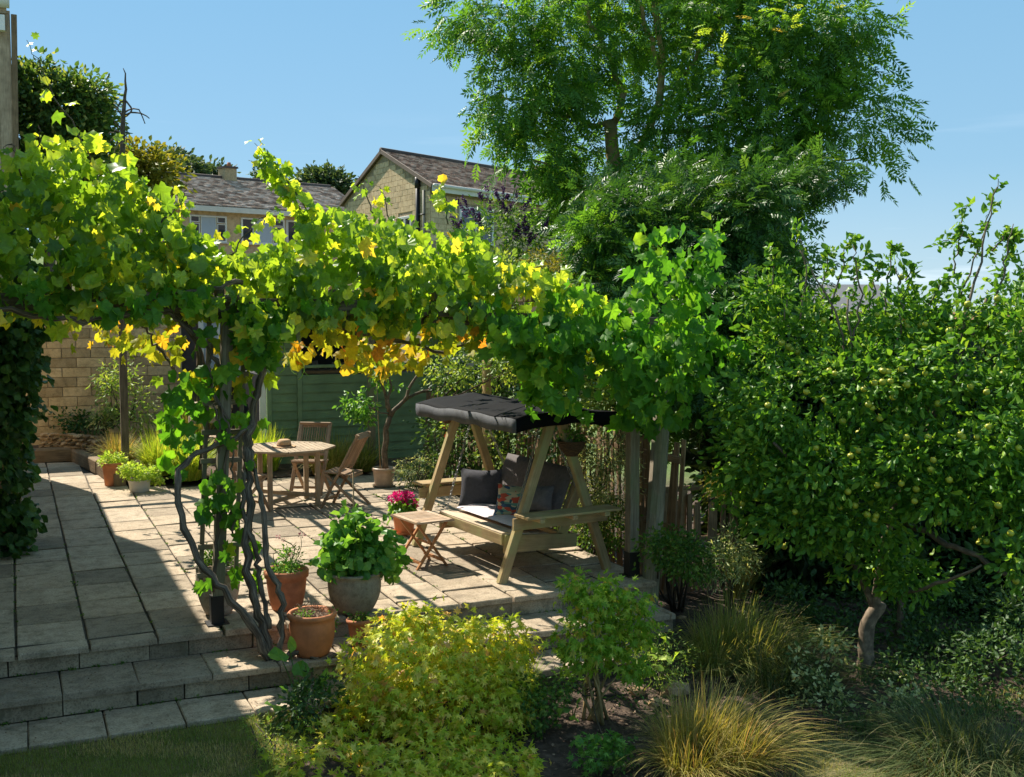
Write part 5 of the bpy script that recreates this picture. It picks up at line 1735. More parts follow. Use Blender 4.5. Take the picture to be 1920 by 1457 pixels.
# ---- the ash tree, right of centre
zt = 17.5
ash = empty("ash_tree", D(1165, 940, zt), "tall ash tree with a wide feathery crown behind the swing seat", "tree")
tube_part("trunk", [D(1172, 870, zt), D(1165, 760, zt), D(1158, 560, zt), D(1155, 400, zt), D(1150, 300, zt), D(1143, 225, zt)], .16, .10, M_barkash, ash, 20, .008)
LIMBS = [([(1143, 232, zt), (1110, 232, zt - .1), (1060, 222, zt - .3), (1000, 200, zt - .5), (930, 180, zt - .6)], .05, .015),
         ([(1146, 240, zt), (1165, 170, zt), (1130, 90, zt), (1100, 20, zt), (1090, -80, zt)], .06, .03),
         ([(1155, 330, zt), (1210, 250, zt), (1240, 160, zt), (1238, 60, zt), (1230, -60, zt)], .075, .045),
         ([(1240, 160, zt), (1215, 60, zt), (1190, -30, zt)], .04, .03),
         ([(1235, 180, zt), (1290, 130, zt - .2), (1340, 60, zt - .3), (1370, -30, zt - .3)], .04, .02),
         ([(1158, 440, zt), (1280, 380, zt - .4), (1400, 330, zt - .8), (1520, 300, zt - 1), (1620, 295, zt - 1)], .05, .012),
         ([(1210, 250, zt), (1330, 240, zt - .4), (1450, 200, zt - .8), (1580, 150, zt - 1)], .04, .012),
         ([(1156, 420, zt), (1100, 360, zt - .3), (1040, 310, zt - .5), (980, 290, zt - .6)], .03, .01),
         ([(1160, 560, zt), (1260, 480, zt - .6), (1360, 440, zt - 1.0), (1430, 420, zt - 1.1)], .04, .012)]
for pts, a, b in LIMBS: tube_part("limb", [D(*p) for p in pts], a, b, M_barkash, ash, 14, .03, 8)
AB = [((950, 60), 120, 90, 12.4), ((880, 20), 70, 40, 12.4), ((1000, 170), 110, 75, 12.4), ((960, 235), 75, 45, 12.3), ((1010, 290), 65, 45, 12.3), ((1060, 120), 130, 110, 12.6),
      ((1110, 300), 110, 80, 13.4), ((1200, 60), 170, 110, 13.2), ((1350, 90), 180, 130, 12.6), ((1480, 130), 150, 120, 12.3), ((1530, 60), 110, 90, 12.2), ((1560, 150), 80, 70, 12.1),
      ((1300, 240), 170, 120, 12.4), ((1440, 260), 150, 90, 12.2), ((1560, 240), 110, 60, 12.1), ((1610, 250), 70, 45, 12.0), ((1640, 205), 35, 45, 12.0), ((1600, 310), 70, 22, 12.0),
      ((1250, 370), 150, 90, 12.0), ((1370, 380), 100, 70, 12.0), ((1160, 430), 100, 80, 13.2), ((1280, 470), 130, 80, 11.6), ((1400, 460), 60, 70, 11.8), ((1350, 560), 100, 80, 11.5),
      ((1220, 580), 110, 100, 11.8), ((1160, 520), 90, 80, 12.2), ((1300, 660), 90, 70, 11.4), ((1200, -60), 300, 90, 13), ((1450, -40), 160, 80, 12.5), ((1600, 60), 40, 50, 12.1), ((1430, 340), 60, 40, 12), ((1280, 520), 120, 90, 11.6, 2.5), ((1200, 480), 90, 90, 12.2, 2), ((1240, 640), 110, 90, 11.6, 2.5), ((1400, 540), 70, 70, 11.6, 2.5), ((1330, 620), 90, 80, 11.4, 2), ((1440, 520), 50, 60, 11.6, 2), ((1300, 740), 80, 60, 11.2, 2), ((1250, 780), 60, 60, 11.2, 1.5), ((1370, 700), 60, 60, 11.2, 1.5), ((1110, 395), 60, 50, 12.9, 1.6), ((1215, 335), 70, 60, 12.9, 1.6), ((1070, 380), 50, 40, 12.8, 1.4), ((1085, 345), 60, 60, 12.6, 1.5), ((1470, 385), 55, 45, 12.2, 1.3), ((1060, 290), 60, 50, 12.6), ((1120, 470), 80, 90, 11.6, 2), ((1200, 420), 100, 70, 11.4, 1.5), ((1330, 440), 120, 70, 11.4, 1.5), ((1140, 560), 80, 60, 11.4, 1.5), ((1400, 500), 80, 60, 11.4, 1.5)]
blobs = [(D(c_[0], c_[1], z * 1.35), (rx / F * z * 1.35, max(.6, (rx + ry) / 2 / F * z * 1.25), ry / F * z * 1.35)) + ((a_[4],) if len(a_) > 4 else ()) for a_ in AB for c_, rx, ry, z in (a_[:4],)]
pos, tip, n = clumps(blobs, 1150, 13, .165, shell=.15, droop=.35, up=.55, face=.3)
pos, tip, n = visible_filter(pos, tip, n, pad=200)
v_ = pos - CAM; d_ = v_ @ FW; x_ = CX + F * (v_ @ RT) / d_; y_ = CY - F * (v_ @ UP) / d_
win = (x_ > 1118) & (x_ < 1182) & (y_ > 190) & (y_ < 395) & (d_ < 17.8) & (R.random(len(pos)) < .93)
win |= (x_ > 1180) & (x_ < 1262) & (y_ < 190) & (d_ < 17.8) & (R.random(len(pos)) < .5)
pos, tip, n = pos[~win], tip[~win], n[~win]
leaves(ash, L_ash, T_ASH, pos, tip, n, R.uniform(.20, .36, len(pos)), n_obj=300, cell=34)
# dense lower growth running down round the trunk
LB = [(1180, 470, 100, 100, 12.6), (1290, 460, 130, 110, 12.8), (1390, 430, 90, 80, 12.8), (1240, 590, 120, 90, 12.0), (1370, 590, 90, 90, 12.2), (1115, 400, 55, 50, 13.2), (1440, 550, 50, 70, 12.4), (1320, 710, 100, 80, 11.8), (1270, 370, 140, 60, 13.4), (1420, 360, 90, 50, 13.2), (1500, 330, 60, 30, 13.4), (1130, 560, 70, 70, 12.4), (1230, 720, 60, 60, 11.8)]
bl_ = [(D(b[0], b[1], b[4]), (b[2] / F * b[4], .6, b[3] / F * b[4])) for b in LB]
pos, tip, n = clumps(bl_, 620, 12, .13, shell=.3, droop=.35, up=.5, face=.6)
leaves(ash, L_ashshade, T_ASH, pos, tip, n, R.uniform(.15, .26, len(pos)), name="lower_foliage")
# upright young ash shoots, pale green
SH = []
for (x, y, h) in ((1415, 130, 120), (1355, 150, 70), (1365, 220, 80), (1460, 220, 60), (1570, 20, 60), (1480, 60, 60), (1300, 100, 50)):
    for k in range(9):
        SH.append((x + random.uniform(-6, 6), y - h * k / 9, 15.4))
pos = np.array([D(*p) for p in SH]); n_ = len(pos)
tip = rand_dir(n_); tip[:, 2] = .5; nn = rand_dir(n_) * .4; nn[:, 2] += .8
leaves(ash, L_smaple, T_ASH, pos, tip, nn, R.uniform(.16, .24, n_), name="young_shoots")

# ---- the apple tree
zt = 9.3
app = empty("apple_tree", D(1622, 1285, zt), "apple tree hung with small green apples at the right", "tree")
tube_part("trunk", [D(1620, 1300, zt), D(1622, 1230, zt), D(1628, 1170, zt), D(1650, 1130, zt)], .068, .058, M_barkapple, app, 14, .006, 12, .1)
for pts, a, b in [([(1640, 1150, zt), (1650, 1080, zt), (1660, 1010, zt), (1700, 900, zt), (1740, 760, zt)], .048, .02), ([(1640, 1150, zt), (1600, 1060, zt), (1560, 960, zt), (1500, 880, zt - .2), (1450, 830, zt - .3)], .03, .012),
                  ([(1655, 1110, zt), (1720, 1105, zt - .5), (1790, 1080, zt - .9), (1840, 1060, zt - 1.1)], .018, .010), ([(1700, 980, zt - .2), (1780, 1020, zt - .7), (1850, 1055, zt - 1), (1930, 1110, zt - 1.2)], .026, .018),
                  ([(1670, 980, zt), (1720, 850, zt), (1790, 700, zt), (1850, 560, zt)], .03, .012), ([(1560, 960, zt), (1590, 850, zt), (1600, 700, zt), (1590, 560, zt)], .022, .008),
                  ([(1790, 700, zt), (1820, 560, zt), (1850, 430, zt), (1870, 350, zt)], .014, .004), ([(1850, 620, zt), (1880, 520, zt), (1900, 420, zt)], .012, .004), ([(1600, 700, zt), (1560, 580, zt), (1500, 470, zt)], .012, .004),
                  ([(1600, 650, zt), (1610, 540, zt), (1600, 460, zt)], .01, .004), ([(1660, 700, zt), (1690, 590, zt), (1680, 500, zt)], .01, .004)]:
    tube_part("limb", [D(*p) for p in pts], a, b, M_barkapple, app, 14, .012, 8, .1)
tube_part("trunk", [D(1680, 1240, 10.3), D(1686, 1170, 10.3), D(1690, 1100, 10.3)], .035, .03, M_barkapple, app, 8, .005)
PB = [((1500, 760), 130, 90, 9.2), ((1640, 720), 140, 90, 9.1), ((1780, 700), 140, 110, 9.1), ((1870, 820), 120, 120, 8.6), ((1720, 860), 150, 90, 8.8), ((1560, 880), 130, 80, 9.0), ((1450, 860), 90, 70, 9.3),
      ((1520, 970), 100, 60, 9.0), ((1630, 970), 110, 60, 8.9), ((1800, 930), 110, 60, 8.5), ((1900, 960), 70, 100, 8.2), ((1640, 1060), 90, 50, 9.1), ((1710, 1080), 70, 35, 9.0), ((1560, 1010), 60, 40, 9.0),
      ((1400, 760), 70, 80, 9.6), ((1380, 880), 60, 70, 9.7), ((1560, 620), 110, 60, 9.6), ((1700, 600), 130, 50, 9.6), ((1840, 590), 110, 60, 9.5), ((1920, 640), 80, 120, 9.0), ((1460, 650), 80, 60, 9.8),
      ((1890, 540), 60, 60, 9.5), ((1440, 560), 50, 40, 9.8), ((2020, 740), 110, 130, 8.8), ((2010, 920), 90, 90, 8.4), ((1910, 1060), 30, 50, 8.0), ((1420, 960), 45, 40, 9.4)]
blobs = [(D(c_[0], c_[1], z), (rx / F * z, max(.3, (rx + ry) / 2 / F * z), ry / F * z)) for c_, rx, ry, z in PB]
pos, tip, n = clumps(blobs, 2350, 10, .066, shell=.25, droop=.25, up=.5, face=.4)
hole = np.sin(pos[:, 0] * 3.7 + 2 * np.sin(pos[:, 2] * 3)) * np.sin(pos[:, 2] * 4.9 + pos[:, 1] * 3.3) > .45
ok_ = ~(hole & (R.random(len(pos)) < .8)); pos, tip, n = pos[ok_], tip[ok_], n[ok_]
# twiggy shoots against the sky
TW = []
mtw = MB()
for pts in ([(1800, 560), (1830, 470), (1855, 400), (1872, 335)], [(1790, 520), (1800, 440), (1812, 385)], [(1840, 480), (1800, 440), (1750, 460)], [(1880, 520), (1895, 460), (1905, 440)], [(1860, 470), (1890, 440), (1905, 445)],
            [(1500, 600), (1510, 520), (1500, 450), (1490, 420)], [(1560, 590), (1575, 500), (1590, 455), (1600, 445)], [(1600, 560), (1610, 500), (1630, 470)], [(1660, 590), (1665, 520), (1675, 470), (1680, 465)],
            [(1540, 560), (1550, 490), (1560, 470)], [(1690, 580), (1700, 520), (1712, 500)], [(1470, 600), (1480, 540), (1470, 500)], [(1730, 590), (1760, 540), (1780, 520)], [(1900, 600), (1910, 540), (1925, 500)], [(1630, 580), (1640, 520), (1645, 490)], [(1440, 560), (1450, 500), (1440, 470)]):
    C_ = curve([D(x, y, 9.5) for x, y in pts], 14, .012)
    mtw.tube(C_, lin(.008, .003, len(C_)), 5)
    C_ = np.array(C_)
    for k in range(60):
        TW.append(C_[R.integers(0, len(C_))] + R.normal(size=3) * .025)
mtw.build("twigs", M_barkapple, app)
TW = np.array(TW)
tt = rand_dir(len(TW)); tt[:, 2] += .2
pos = np.concatenate([pos, TW]); tip = np.concatenate([tip, tt]); n = np.concatenate([n, rand_dir(len(TW))])
leaves(app, L_apple, T_OVAL, pos, tip, n, R.uniform(.045, .098, len(pos)), n_obj=300, cell=26)
am = []
for i in range(3):
    m = MB(); rr = .025
    m.lathe((0, 0, 0), [(.001, -.8 * rr), (.45 * rr, -.85 * rr), (.85 * rr, -.5 * rr), (rr, .05 * rr), (.9 * rr, .5 * rr), (.5 * rr, .82 * rr), (.15 * rr, .72 * rr), (.001, .6 * rr)], 12)
    m.tube([(0, 0, .6 * rr), (.1 * rr, 0, 1.4 * rr)], .0025, 4)
    me = m.me("apple"); me.materials.append(M_apple); am.append(me)
APX = [(1700, 605), (1725, 610), (1703, 612), (1710, 617), (1680, 607), (1735, 608), (1466, 643), (1478, 650), (1484, 655), (1495, 660), (1520, 670), (1540, 665), (1555, 695), (1565, 700), (1656, 695), (1665, 697), (1670, 715), (1640, 718), (1655, 716), (1620, 730), (1628, 758), (1636, 765), (1650, 785),
       (1675, 745), (1700, 722), (1722, 746), (1758, 757), (1690, 692), (1735, 700), (1820, 725), (1850, 735), (1880, 700), (1805, 820), (1832, 820), (1800, 815), (1853, 800), (1745, 880), (1750, 863), (1690, 907), (1718, 917), (1645, 910), (1590, 922), (1603, 948), (1575, 952), (1643, 967), (1640, 975), (1626, 965),
       (1660, 996), (1715, 940), (1825, 990), (1840, 1012), (1835, 1018), (1850, 1015), (1872, 948), (1910, 840), (1595, 855), (1610, 845), (1580, 790), (1610, 812), (1512, 735), (1545, 750), (1500, 700), (1440, 760), (1392, 945), (1570, 560), (1645, 590), (1780, 620), (1870, 560), (1560, 510), (1690, 520), (1545, 600), (1815, 570), (1895, 1000), (1905, 1090), (1490, 960), (1470, 1025), (1530, 840), (1760, 980), (1780, 900), (1700, 820), (1740, 820)]
rl = root_loc(app)
blc = np.array([b[0] for b in blobs]); blr = np.array([b[1] for b in blobs])
for i, (x, y) in enumerate(APX):
    for z in np.arange(8.0, 9.8, .08):                 # first point where the sight line enters the crown
        p = D(x, y, z)
        if (np.sum(((p - blc) / (blr * .9)) ** 2, 1) < 1).any(): break
    for p_ in (D(x, y, z - .04),):
        o = bpy.data.objects.new("apple", am[i % 3]); COL.objects.link(o); o.parent = app
        o.location = Vector([float(a) for a in p_]) - rl
        o.rotation_euler = (random.uniform(-.5, .5), random.uniform(-.5, .5), random.uniform(0, 6)); s = random.uniform(.85, 1.2); o.scale = (s, s, s)


def shrub(name, label, cat, mat, T, blobs_px, n_cl, per, sig, s0, s1, stem=None, n_obj=0, cell=20, group=None, base=None, droop=.3, up=.3, shell=.35, stemmat=None, ns=8, face=.7, dz=None, core=0):
    blobs = [(D(b[0], b[1], b[4]), (b[2] / F * b[4], (dz or (b[2] + b[3]) / 2 / F * b[4]), b[3] / F * b[4])) for b in blobs_px]
    if base is None:
        b = blobs[0]; base = (b[0][0], b[0][1], b[0][2] - b[1][2])
    th = empty(name, base, label, cat, group)
    pos, tip, n = clumps(blobs, n_cl, per, sig, shell=shell, droop=droop, up=up, face=face)
    leaves(th, mat, T, pos, tip, n, R.uniform(s0, s1, len(pos)), n_obj=n_obj, cell=cell)
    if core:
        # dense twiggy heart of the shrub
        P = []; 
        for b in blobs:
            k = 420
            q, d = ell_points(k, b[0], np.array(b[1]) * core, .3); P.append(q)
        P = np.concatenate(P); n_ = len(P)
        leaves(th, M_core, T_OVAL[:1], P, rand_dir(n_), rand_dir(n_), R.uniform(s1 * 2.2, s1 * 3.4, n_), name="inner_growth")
    if stem != 0:
        m = MB()
        for i in range(ns):
            b = blobs[i % len(blobs)]
            t = b[0] + rand_dir(1)[0] * b[1] * .5
            q = np.array(base, float) + np.append(R.normal(size=2) * .04, 0)
            m.tube(curve([q, (q + t) / 2 + R.normal(size=3) * .05, t], 8), lin(stem or .012, .004, 9), 6)
        m.build("stem", stemmat or M_barkdark, th)
    return th


# ---- golden japanese maple, foreground
shrub("japanese_maple", "mounded golden yellow japanese maple in front of the steps", "shrub", L_gold, T_MAPLE,
      [(790, 1260, 150, 120, 8.2), (900, 1230, 90, 70, 8.3), (770, 1180, 52, 42, 8.4), (850, 1330, 150, 100, 8.0), (700, 1380, 150, 90, 7.8), (620, 1420, 90, 60, 7.6), (965, 1205, 38, 26, 8.4), (900, 1430, 110, 60, 7.6), (770, 1440, 150, 60, 7.4), (722, 1300, 50, 50, 8.0), (610, 1440, 90, 50, 7.0), (760, 1470, 140, 50, 6.9), (900, 1465, 120, 40, 7.0), (580, 1400, 60, 40, 7.5), (1000, 1440, 40, 25, 7.4), (945, 1300, 60, 60, 8.1)],
      900, 12, .055, .045, .085, stem=.02, n_obj=300, cell=20, base=G(800, 1400, -.5), droop=.35, up=.55, shell=.55, face=1.0)
# ---- small green maple
shrub("small_maple", "slender young maple with fresh green leaves beside the steps", "shrub", L_smaple, T_MAPLE,
      [(1110, 1120, 65, 40, 8.1), (1170, 1130, 50, 40, 8.2), (1100, 1190, 60, 60, 8.1), (1160, 1200, 45, 50, 8.2), (1190, 1170, 30, 35, 8.2), (1080, 1230, 40, 20, 8.1), (1180, 1250, 35, 20, 8.1), (1075, 1100, 25, 20, 8.1)],
      150, 10, .040, .045, .08, stem=.014, n_obj=150, cell=20, base=G(1118, 1352, -.52), droop=.45, up=.5, ns=9, stemmat=M_barkash)

# ---- back of the patio and behind the swing
shrub("shrub", "feathery pale variegated shrub behind the swing seat's right leg", "shrub", L_vari, T_LANCE,
      [(1120, 850, 55, 65, 11.6), (1150, 900, 45, 80, 11.4), (1100, 930, 40, 50, 11.6), (1165, 800, 30, 30, 11.4), (1120, 960, 40, 40, 11.5)], 330, 12, .05, .035, .065, up=.4)
shrub("shrub", "sunlit leafy shrub under the vine above the canopy's right corner", "shrub", L_light, T_OVAL,
      [(1100, 660, 60, 50, 11.8), (1150, 720, 60, 60, 11.6), (1120, 760, 50, 40, 11.6), (1060, 620, 50, 40, 12)], 240, 10, .06, .035, .07)
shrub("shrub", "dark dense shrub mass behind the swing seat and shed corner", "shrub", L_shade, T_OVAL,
      [(880, 700, 90, 90, 15.5), (980, 720, 90, 110, 15), (860, 820, 80, 80, 15.6), (980, 850, 90, 80, 14.6), (1060, 800, 60, 120, 13.4), (1080, 960, 60, 60, 12.3), (1010, 640, 80, 60, 14)], 800, 11, .09, .05, .09)
shrub("shrub", "bright leaved climber on the fence left of the canopy", "shrub", L_light, T_OVAL,
      [(840, 700, 50, 45, 14.6), (900, 690, 60, 50, 14.4), (850, 800, 25, 35, 14.5), (930, 850, 40, 40, 14), (970, 680, 60, 40, 13.6)], 150, 9, .07, .04, .075)
shrub("shrub", "silvery green low shrub beside the glazed tree pot", "shrub", L_vari, T_LANCE, [(782, 882, 42, 32, 15.4), (800, 870, 30, 20, 15.4)], 70, 12, .045, .03, .06)
shrub("shrub", "low green shrub at the foot of the silvery one", "shrub", L_shade, T_LANCE, [(790, 890, 48, 26, 15.5)], 60, 12, .05, .04, .07)
shrub("shrub", "low dark shrubs under the swing's right end", "shrub", L_mid, T_OVAL, [(1110, 1000, 50, 45, 11.7), (1150, 985, 40, 50, 11.5)], 100, 10, .05, .03, .055)
shrub("shrub", "golden conifer like bush at the vine's right end", "shrub", L_goldcon, T_LANCE, [(1070, 520, 60, 50, 13.6), (1110, 560, 50, 50, 13.4), (1020, 490, 40, 25, 13.8)], 260, 12, .06, .04, .07)
shrub("shrub", "leafy shrub glowing yellow green behind the beam's right end", "shrub", L_light, T_OVAL, [(990, 550, 70, 50, 12.6), (930, 520, 60, 40, 12.8), (1060, 610, 60, 50, 12.3)], 220, 9, .07, .05, .085)
shrub("shrub", "feathery green bush below the ash trunk", "shrub", L_ash, T_ASH, [(1120, 450, 45, 50, 12.4), (1160, 480, 40, 30, 12.2)], 36, 9, .09, .14, .2)

# buddleia with dark flower spikes
bud = shrub("buddleia", "buddleia bush with dark purple flower spikes before the centre house", "shrub", L_mid, T_LANCE,
            [(930, 440, 70, 60, 16.5), (980, 450, 50, 50, 16.5), (880, 460, 50, 40, 16.5), (1020, 480, 30, 30, 16.5), (960, 400, 40, 35, 16.5)], 150, 9, .09, .08, .15, up=.3, stem=.012, base=D(940, 900, 16.5))
SPK = [((920, 395), (914, 358)), ((935, 375), (930, 340 + 20)), ((942, 385), (944, 357)), ((950, 372), (952, 352 + 15)), ((955, 395), (968, 368)), ((980, 392), (992, 377)), ((872, 400), (860, 378)), ((880, 395), (870, 375)), ((893, 415), (888, 395)), ((855, 420), (848, 408)), ((982, 425), (984, 410)), ((965, 445), (969, 430)),
       ((995, 450), (1010, 437)), ((992, 455), (994, 440)), ((975, 440), (972, 425)), ((900, 420), (898, 405)), ((860, 425), (866, 412)), ((985, 437), (990, 425)), ((905, 372), (900, 364)), ((950, 395), (944, 385)), ((1020, 430), (1026, 415))]
for a_, b_ in SPK:
    A, B = D(*a_, 16.2), D(*b_, 16.2)
    P = np.array([A + (B - A) * t for t in np.linspace(-.25, 1.3, 90)]); P += R.normal(size=P.shape) * (.017 * (1 - .8 * np.linspace(0, 1, 90)))[:, None]
    leaves(bud, L_purple, T_SMALL, P, rand_dir(90), rand_dir(90), np.full(90, .04), name="flower_spike", kind="stuff")

# red flowers by the shed
rs = shrub("rose_bush", "rose bush with a few red blooms right of the shed", "shrub", L_shade, T_OVAL, [(845, 835, 25, 40, 15), (830, 790, 20, 30, 15)], 30, 8, .06, .04, .07)
flower(rs, D(841, 818, 14.6), .045, L_red, 40); flower(rs, D(832, 800, 14.6), .02, L_red, 20)

# left bed plants
shrub("shrub", "dark evergreen bush against the block wall at the left", "shrub", L_ivy, T_OVAL, [(130, 790, 45, 32, 19.2), (160, 800, 30, 25, 19), (110, 800, 25, 20, 19.2)], 120, 10, .06, .05, .08)
shrub("shrub", "silver leaved shrub in the left bed", "shrub", L_vari, T_OVAL, [(190, 785, 20, 22, 18.4), (215, 770, 18, 15, 18.4)], 40, 8, .06, .05, .09)
shrub("shrub", "tall airy light green shrub behind the rear pergola post", "shrub", L_light, T_LANCE, [(225, 740, 35, 50, 18.2), (260, 770, 35, 50, 18.2), (205, 710, 30, 25, 18.2), (240, 700, 30, 30, 18.2)], 120, 9, .09, .07, .12)
def grass_clump(label, base, n, L, sp, mat, w=.006, brad=.12, lean=(0, 0), group=None, droop=1.0, up0=1.0):
    th = empty("ornamental_grass", base, label, "grass", group)
    k = 4 if n > 1200 else 1
    for i in range(k):
        a = i * 2.4 + 1; q = np.array([math.cos(a), math.sin(a), 0]) * brad * (.75 if k > 1 else 0)
        blades(th, mat, np.asarray(base, float) + q, n // k, L * random.uniform(.75, 1.1), sp * random.uniform(.8, 1.2), w, brad=brad * (.7 if k > 1 else 1), lean=(lean[0] + .25 * math.cos(a), lean[1] + .25 * math.sin(a)), droop=droop, up0=up0 * random.uniform(.8, 1.05))
    return th
grass_clump("sunlit golden grass clump behind the white pot", (1.95, 16.75, .1), 1100, .95, .75, L_grassbright, .007, .22)
grass_clump("bright grass clump just left of the trellis", (2.25, 16.4, .05), 900, .85, .8, L_grassbright, .007, .2)
grass_clump("brown seeded grass by the rear pergola post", (1.45, 17.7, .12), 700, .75, 1.1, L_grassgold, .006, .15)
grass_clump("tall green grass against the outbuilding", (2.75, 18.9, .1), 600, 1.25, .5, L_grassgreen, .009, .2)
grass_clump("tall sunlit grass behind the table", (3.35, 16.9, .05), 900, .95, .7, L_grassbright, .008, .3)
grass_clump("arching brown grass right of the side-on chair", (4.6, 16.55, .02), 1300, .75, 1.0, L_grassgreen, .006, .3)
grass_clump("reddish brown grass under the shed wall", (4.25, 16.3, .02), 700, .55, 1.1, L_grassgold, .005, .2)

# far side: trees beyond the garden
def tree(label, blobs_px, mat, n_cl, per, sig, s0, s1, base_px, T=T_OVAL, r=.25, name="tree", tm=None, **k):
    blobs = [(D(b[0], b[1], b[4]), (b[2] / F * b[4], (b[2] + b[3]) / 2 / F * b[4], b[3] / F * b[4])) for b in blobs_px]
    bs = D(*base_px); th = empty(name, bs, label, "tree", k.get("group"))
    pos, tip, n = clumps(blobs, n_cl, per, sig, shell=.45, up=.5)
    leaves(th, mat, T, pos, tip, n, R.uniform(s0, s1, len(pos)), name="crown")
    m = MB(); c0_ = blobs[0][0]
    m.tube(curve([bs, (bs + c0_) / 2, c0_], 8, .05), lin(r, r * .5, 9), 8)
    for b in blobs[1:]:
        m.tube(curve([(bs + c0_) / 2, (c0_ + b[0]) / 2 + R.normal(size=3) * .1, b[0]], 6), lin(r * .4, r * .12, 7), 6)
    m.build("trunk", tm or M_barkdark, th)
    return th
tree("dark laurel tree rising behind the vine at the left", [(100, 210, 85, 70, 33), (60, 170, 50, 50, 33), (150, 190, 55, 55, 33), (180, 240, 35, 45, 33), (80, 330, 75, 90, 33), (160, 300, 50, 50, 33), (190, 180, 18, 20, 33), (75, 130, 18, 20, 33)], L_laurel, 1000, 12, .19, .14, .25, (90, 640, 33), r=.2)
far_specs = [("golden green cedar beside the laurel", [(255, 320, 55, 40, 38), (290, 330, 40, 25, 38), (225, 305, 40, 22, 38)], L_goldcon, 260, 10, .3, .16, .3, (255, 500, 38), .12),
             ("broad dark tree on the hill left of the far chimney", [(320, 320, 45, 35, 95), (290, 320, 40, 30, 95), (350, 330, 28, 30, 95)], L_far, 300, 12, .5, .35, .6, (320, 440, 95), .4),
             ("small round tree just left of the far chimney", [(402, 335, 28, 22, 95), (395, 345, 30, 18, 95)], L_far, 160, 12, .45, .35, .55, (402, 440, 95), .3),
             ("pale drooping tree beside the round one on the hill", [(362, 322, 16, 25, 90)], L_far, 70, 12, .45, .3, .5, (362, 440, 90), .2),
             ("drooping birch on the hill behind the tall vine shoot", [(500, 335, 14, 24, 90), (510, 345, 18, 20, 90)], L_far, 90, 12, .45, .3, .5, (503, 440, 90), .2),
             ("rounded dark tree on the skyline between the two houses", [(605, 350, 42, 24, 85), (580, 355, 25, 18, 85), (630, 358, 28, 18, 85)], L_far, 320, 12, .45, .35, .55, (605, 440, 85), .35),
             ("low tree line showing over the far roof", [(470, 358, 40, 10, 110), (440, 355, 20, 8, 110), (655, 362, 25, 12, 100)], L_far, 120, 12, .5, .4, .6, (465, 440, 110), .3)]
for lb, bl, mt, a_, b_, c_, d_, e_, bp_, r_ in far_specs: tree(lb, bl, mt, a_, b_, c_, d_, e_, bp_, T_OVAL[:1], r_)
dead = empty("dead_tree", D(228, 420, 30), "bare dead treetop beside the laurel against the sky", "tree")
tube_part("trunk", [D(226, 420, 30), D(228, 290, 30), D(231, 215, 30), D(233, 180, 30), D(236, 150, 30), D(231, 128, 30)], .09, .01, M_barkdark, dead, 14, .02)
m = MB()
for pts in ([(230, 218), (240, 205), (262, 208), (272, 232)], [(231, 215), (245, 210), (265, 213), (280, 222)], [(232, 185), (246, 200), (243, 214), (230, 222)], [(229, 222), (222, 205), (213, 200)], [(228, 250), (215, 245), (203, 252)], [(228, 262), (238, 250), (236, 230)], [(227, 270), (215, 262), (205, 268)],
            [(228, 240), (218, 235), (214, 225)], [(228, 275), (240, 262), (250, 268)], [(234, 188), (224, 195), (216, 212)]):
    m.tube(curve([D(x, y, 30) for x, y in pts], 8, .02), lin(.03, .008, 9), 5)
m.build("branch", M_barkdark, dead)

# ---- right side depth: hedge and dark growth behind the apple tree
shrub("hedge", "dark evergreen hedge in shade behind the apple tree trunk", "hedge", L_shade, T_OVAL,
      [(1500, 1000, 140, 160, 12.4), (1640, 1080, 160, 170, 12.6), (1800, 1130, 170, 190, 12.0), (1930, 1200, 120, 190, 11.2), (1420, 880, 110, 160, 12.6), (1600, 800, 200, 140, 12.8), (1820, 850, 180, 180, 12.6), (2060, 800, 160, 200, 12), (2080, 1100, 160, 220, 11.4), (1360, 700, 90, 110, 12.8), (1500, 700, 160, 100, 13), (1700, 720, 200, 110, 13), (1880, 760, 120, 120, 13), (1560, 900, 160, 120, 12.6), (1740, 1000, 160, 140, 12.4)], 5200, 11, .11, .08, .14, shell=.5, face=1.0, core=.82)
shrub("hedge", "mixed shrub belt showing sunlit leaves beyond the apple crown", "hedge", L_light, T_OVAL,
      [(1500, 620, 90, 70, 22), (1620, 660, 120, 60, 22), (1400, 640, 60, 50, 20), (1780, 640, 130, 60, 23)], 260, 10, .2, .10, .16)
shrub("ground_cover", "dark rambling ground cover under the apple tree at the right edge", "plant", L_shade, T_OVAL,
      [(1760, 1240, 90, 60, 9.8), (1880, 1260, 90, 80, 9.2), (1700, 1200, 60, 40, 10.2), (1850, 1360, 90, 50, 8.6), (1920, 1180, 60, 70, 9.8), (1560, 1200, 70, 50, 10.3), (1480, 1150, 60, 60, 10.6), (1800, 1150, 120, 60, 10.8), (1620, 1150, 60, 50, 11), (1740, 1300, 110, 40, 9.2), (1520, 1230, 90, 40, 9.8), (1760, 1380, 120, 30, 8.5)], 1300, 10, .07, .035, .065, shell=.6, face=1.0)
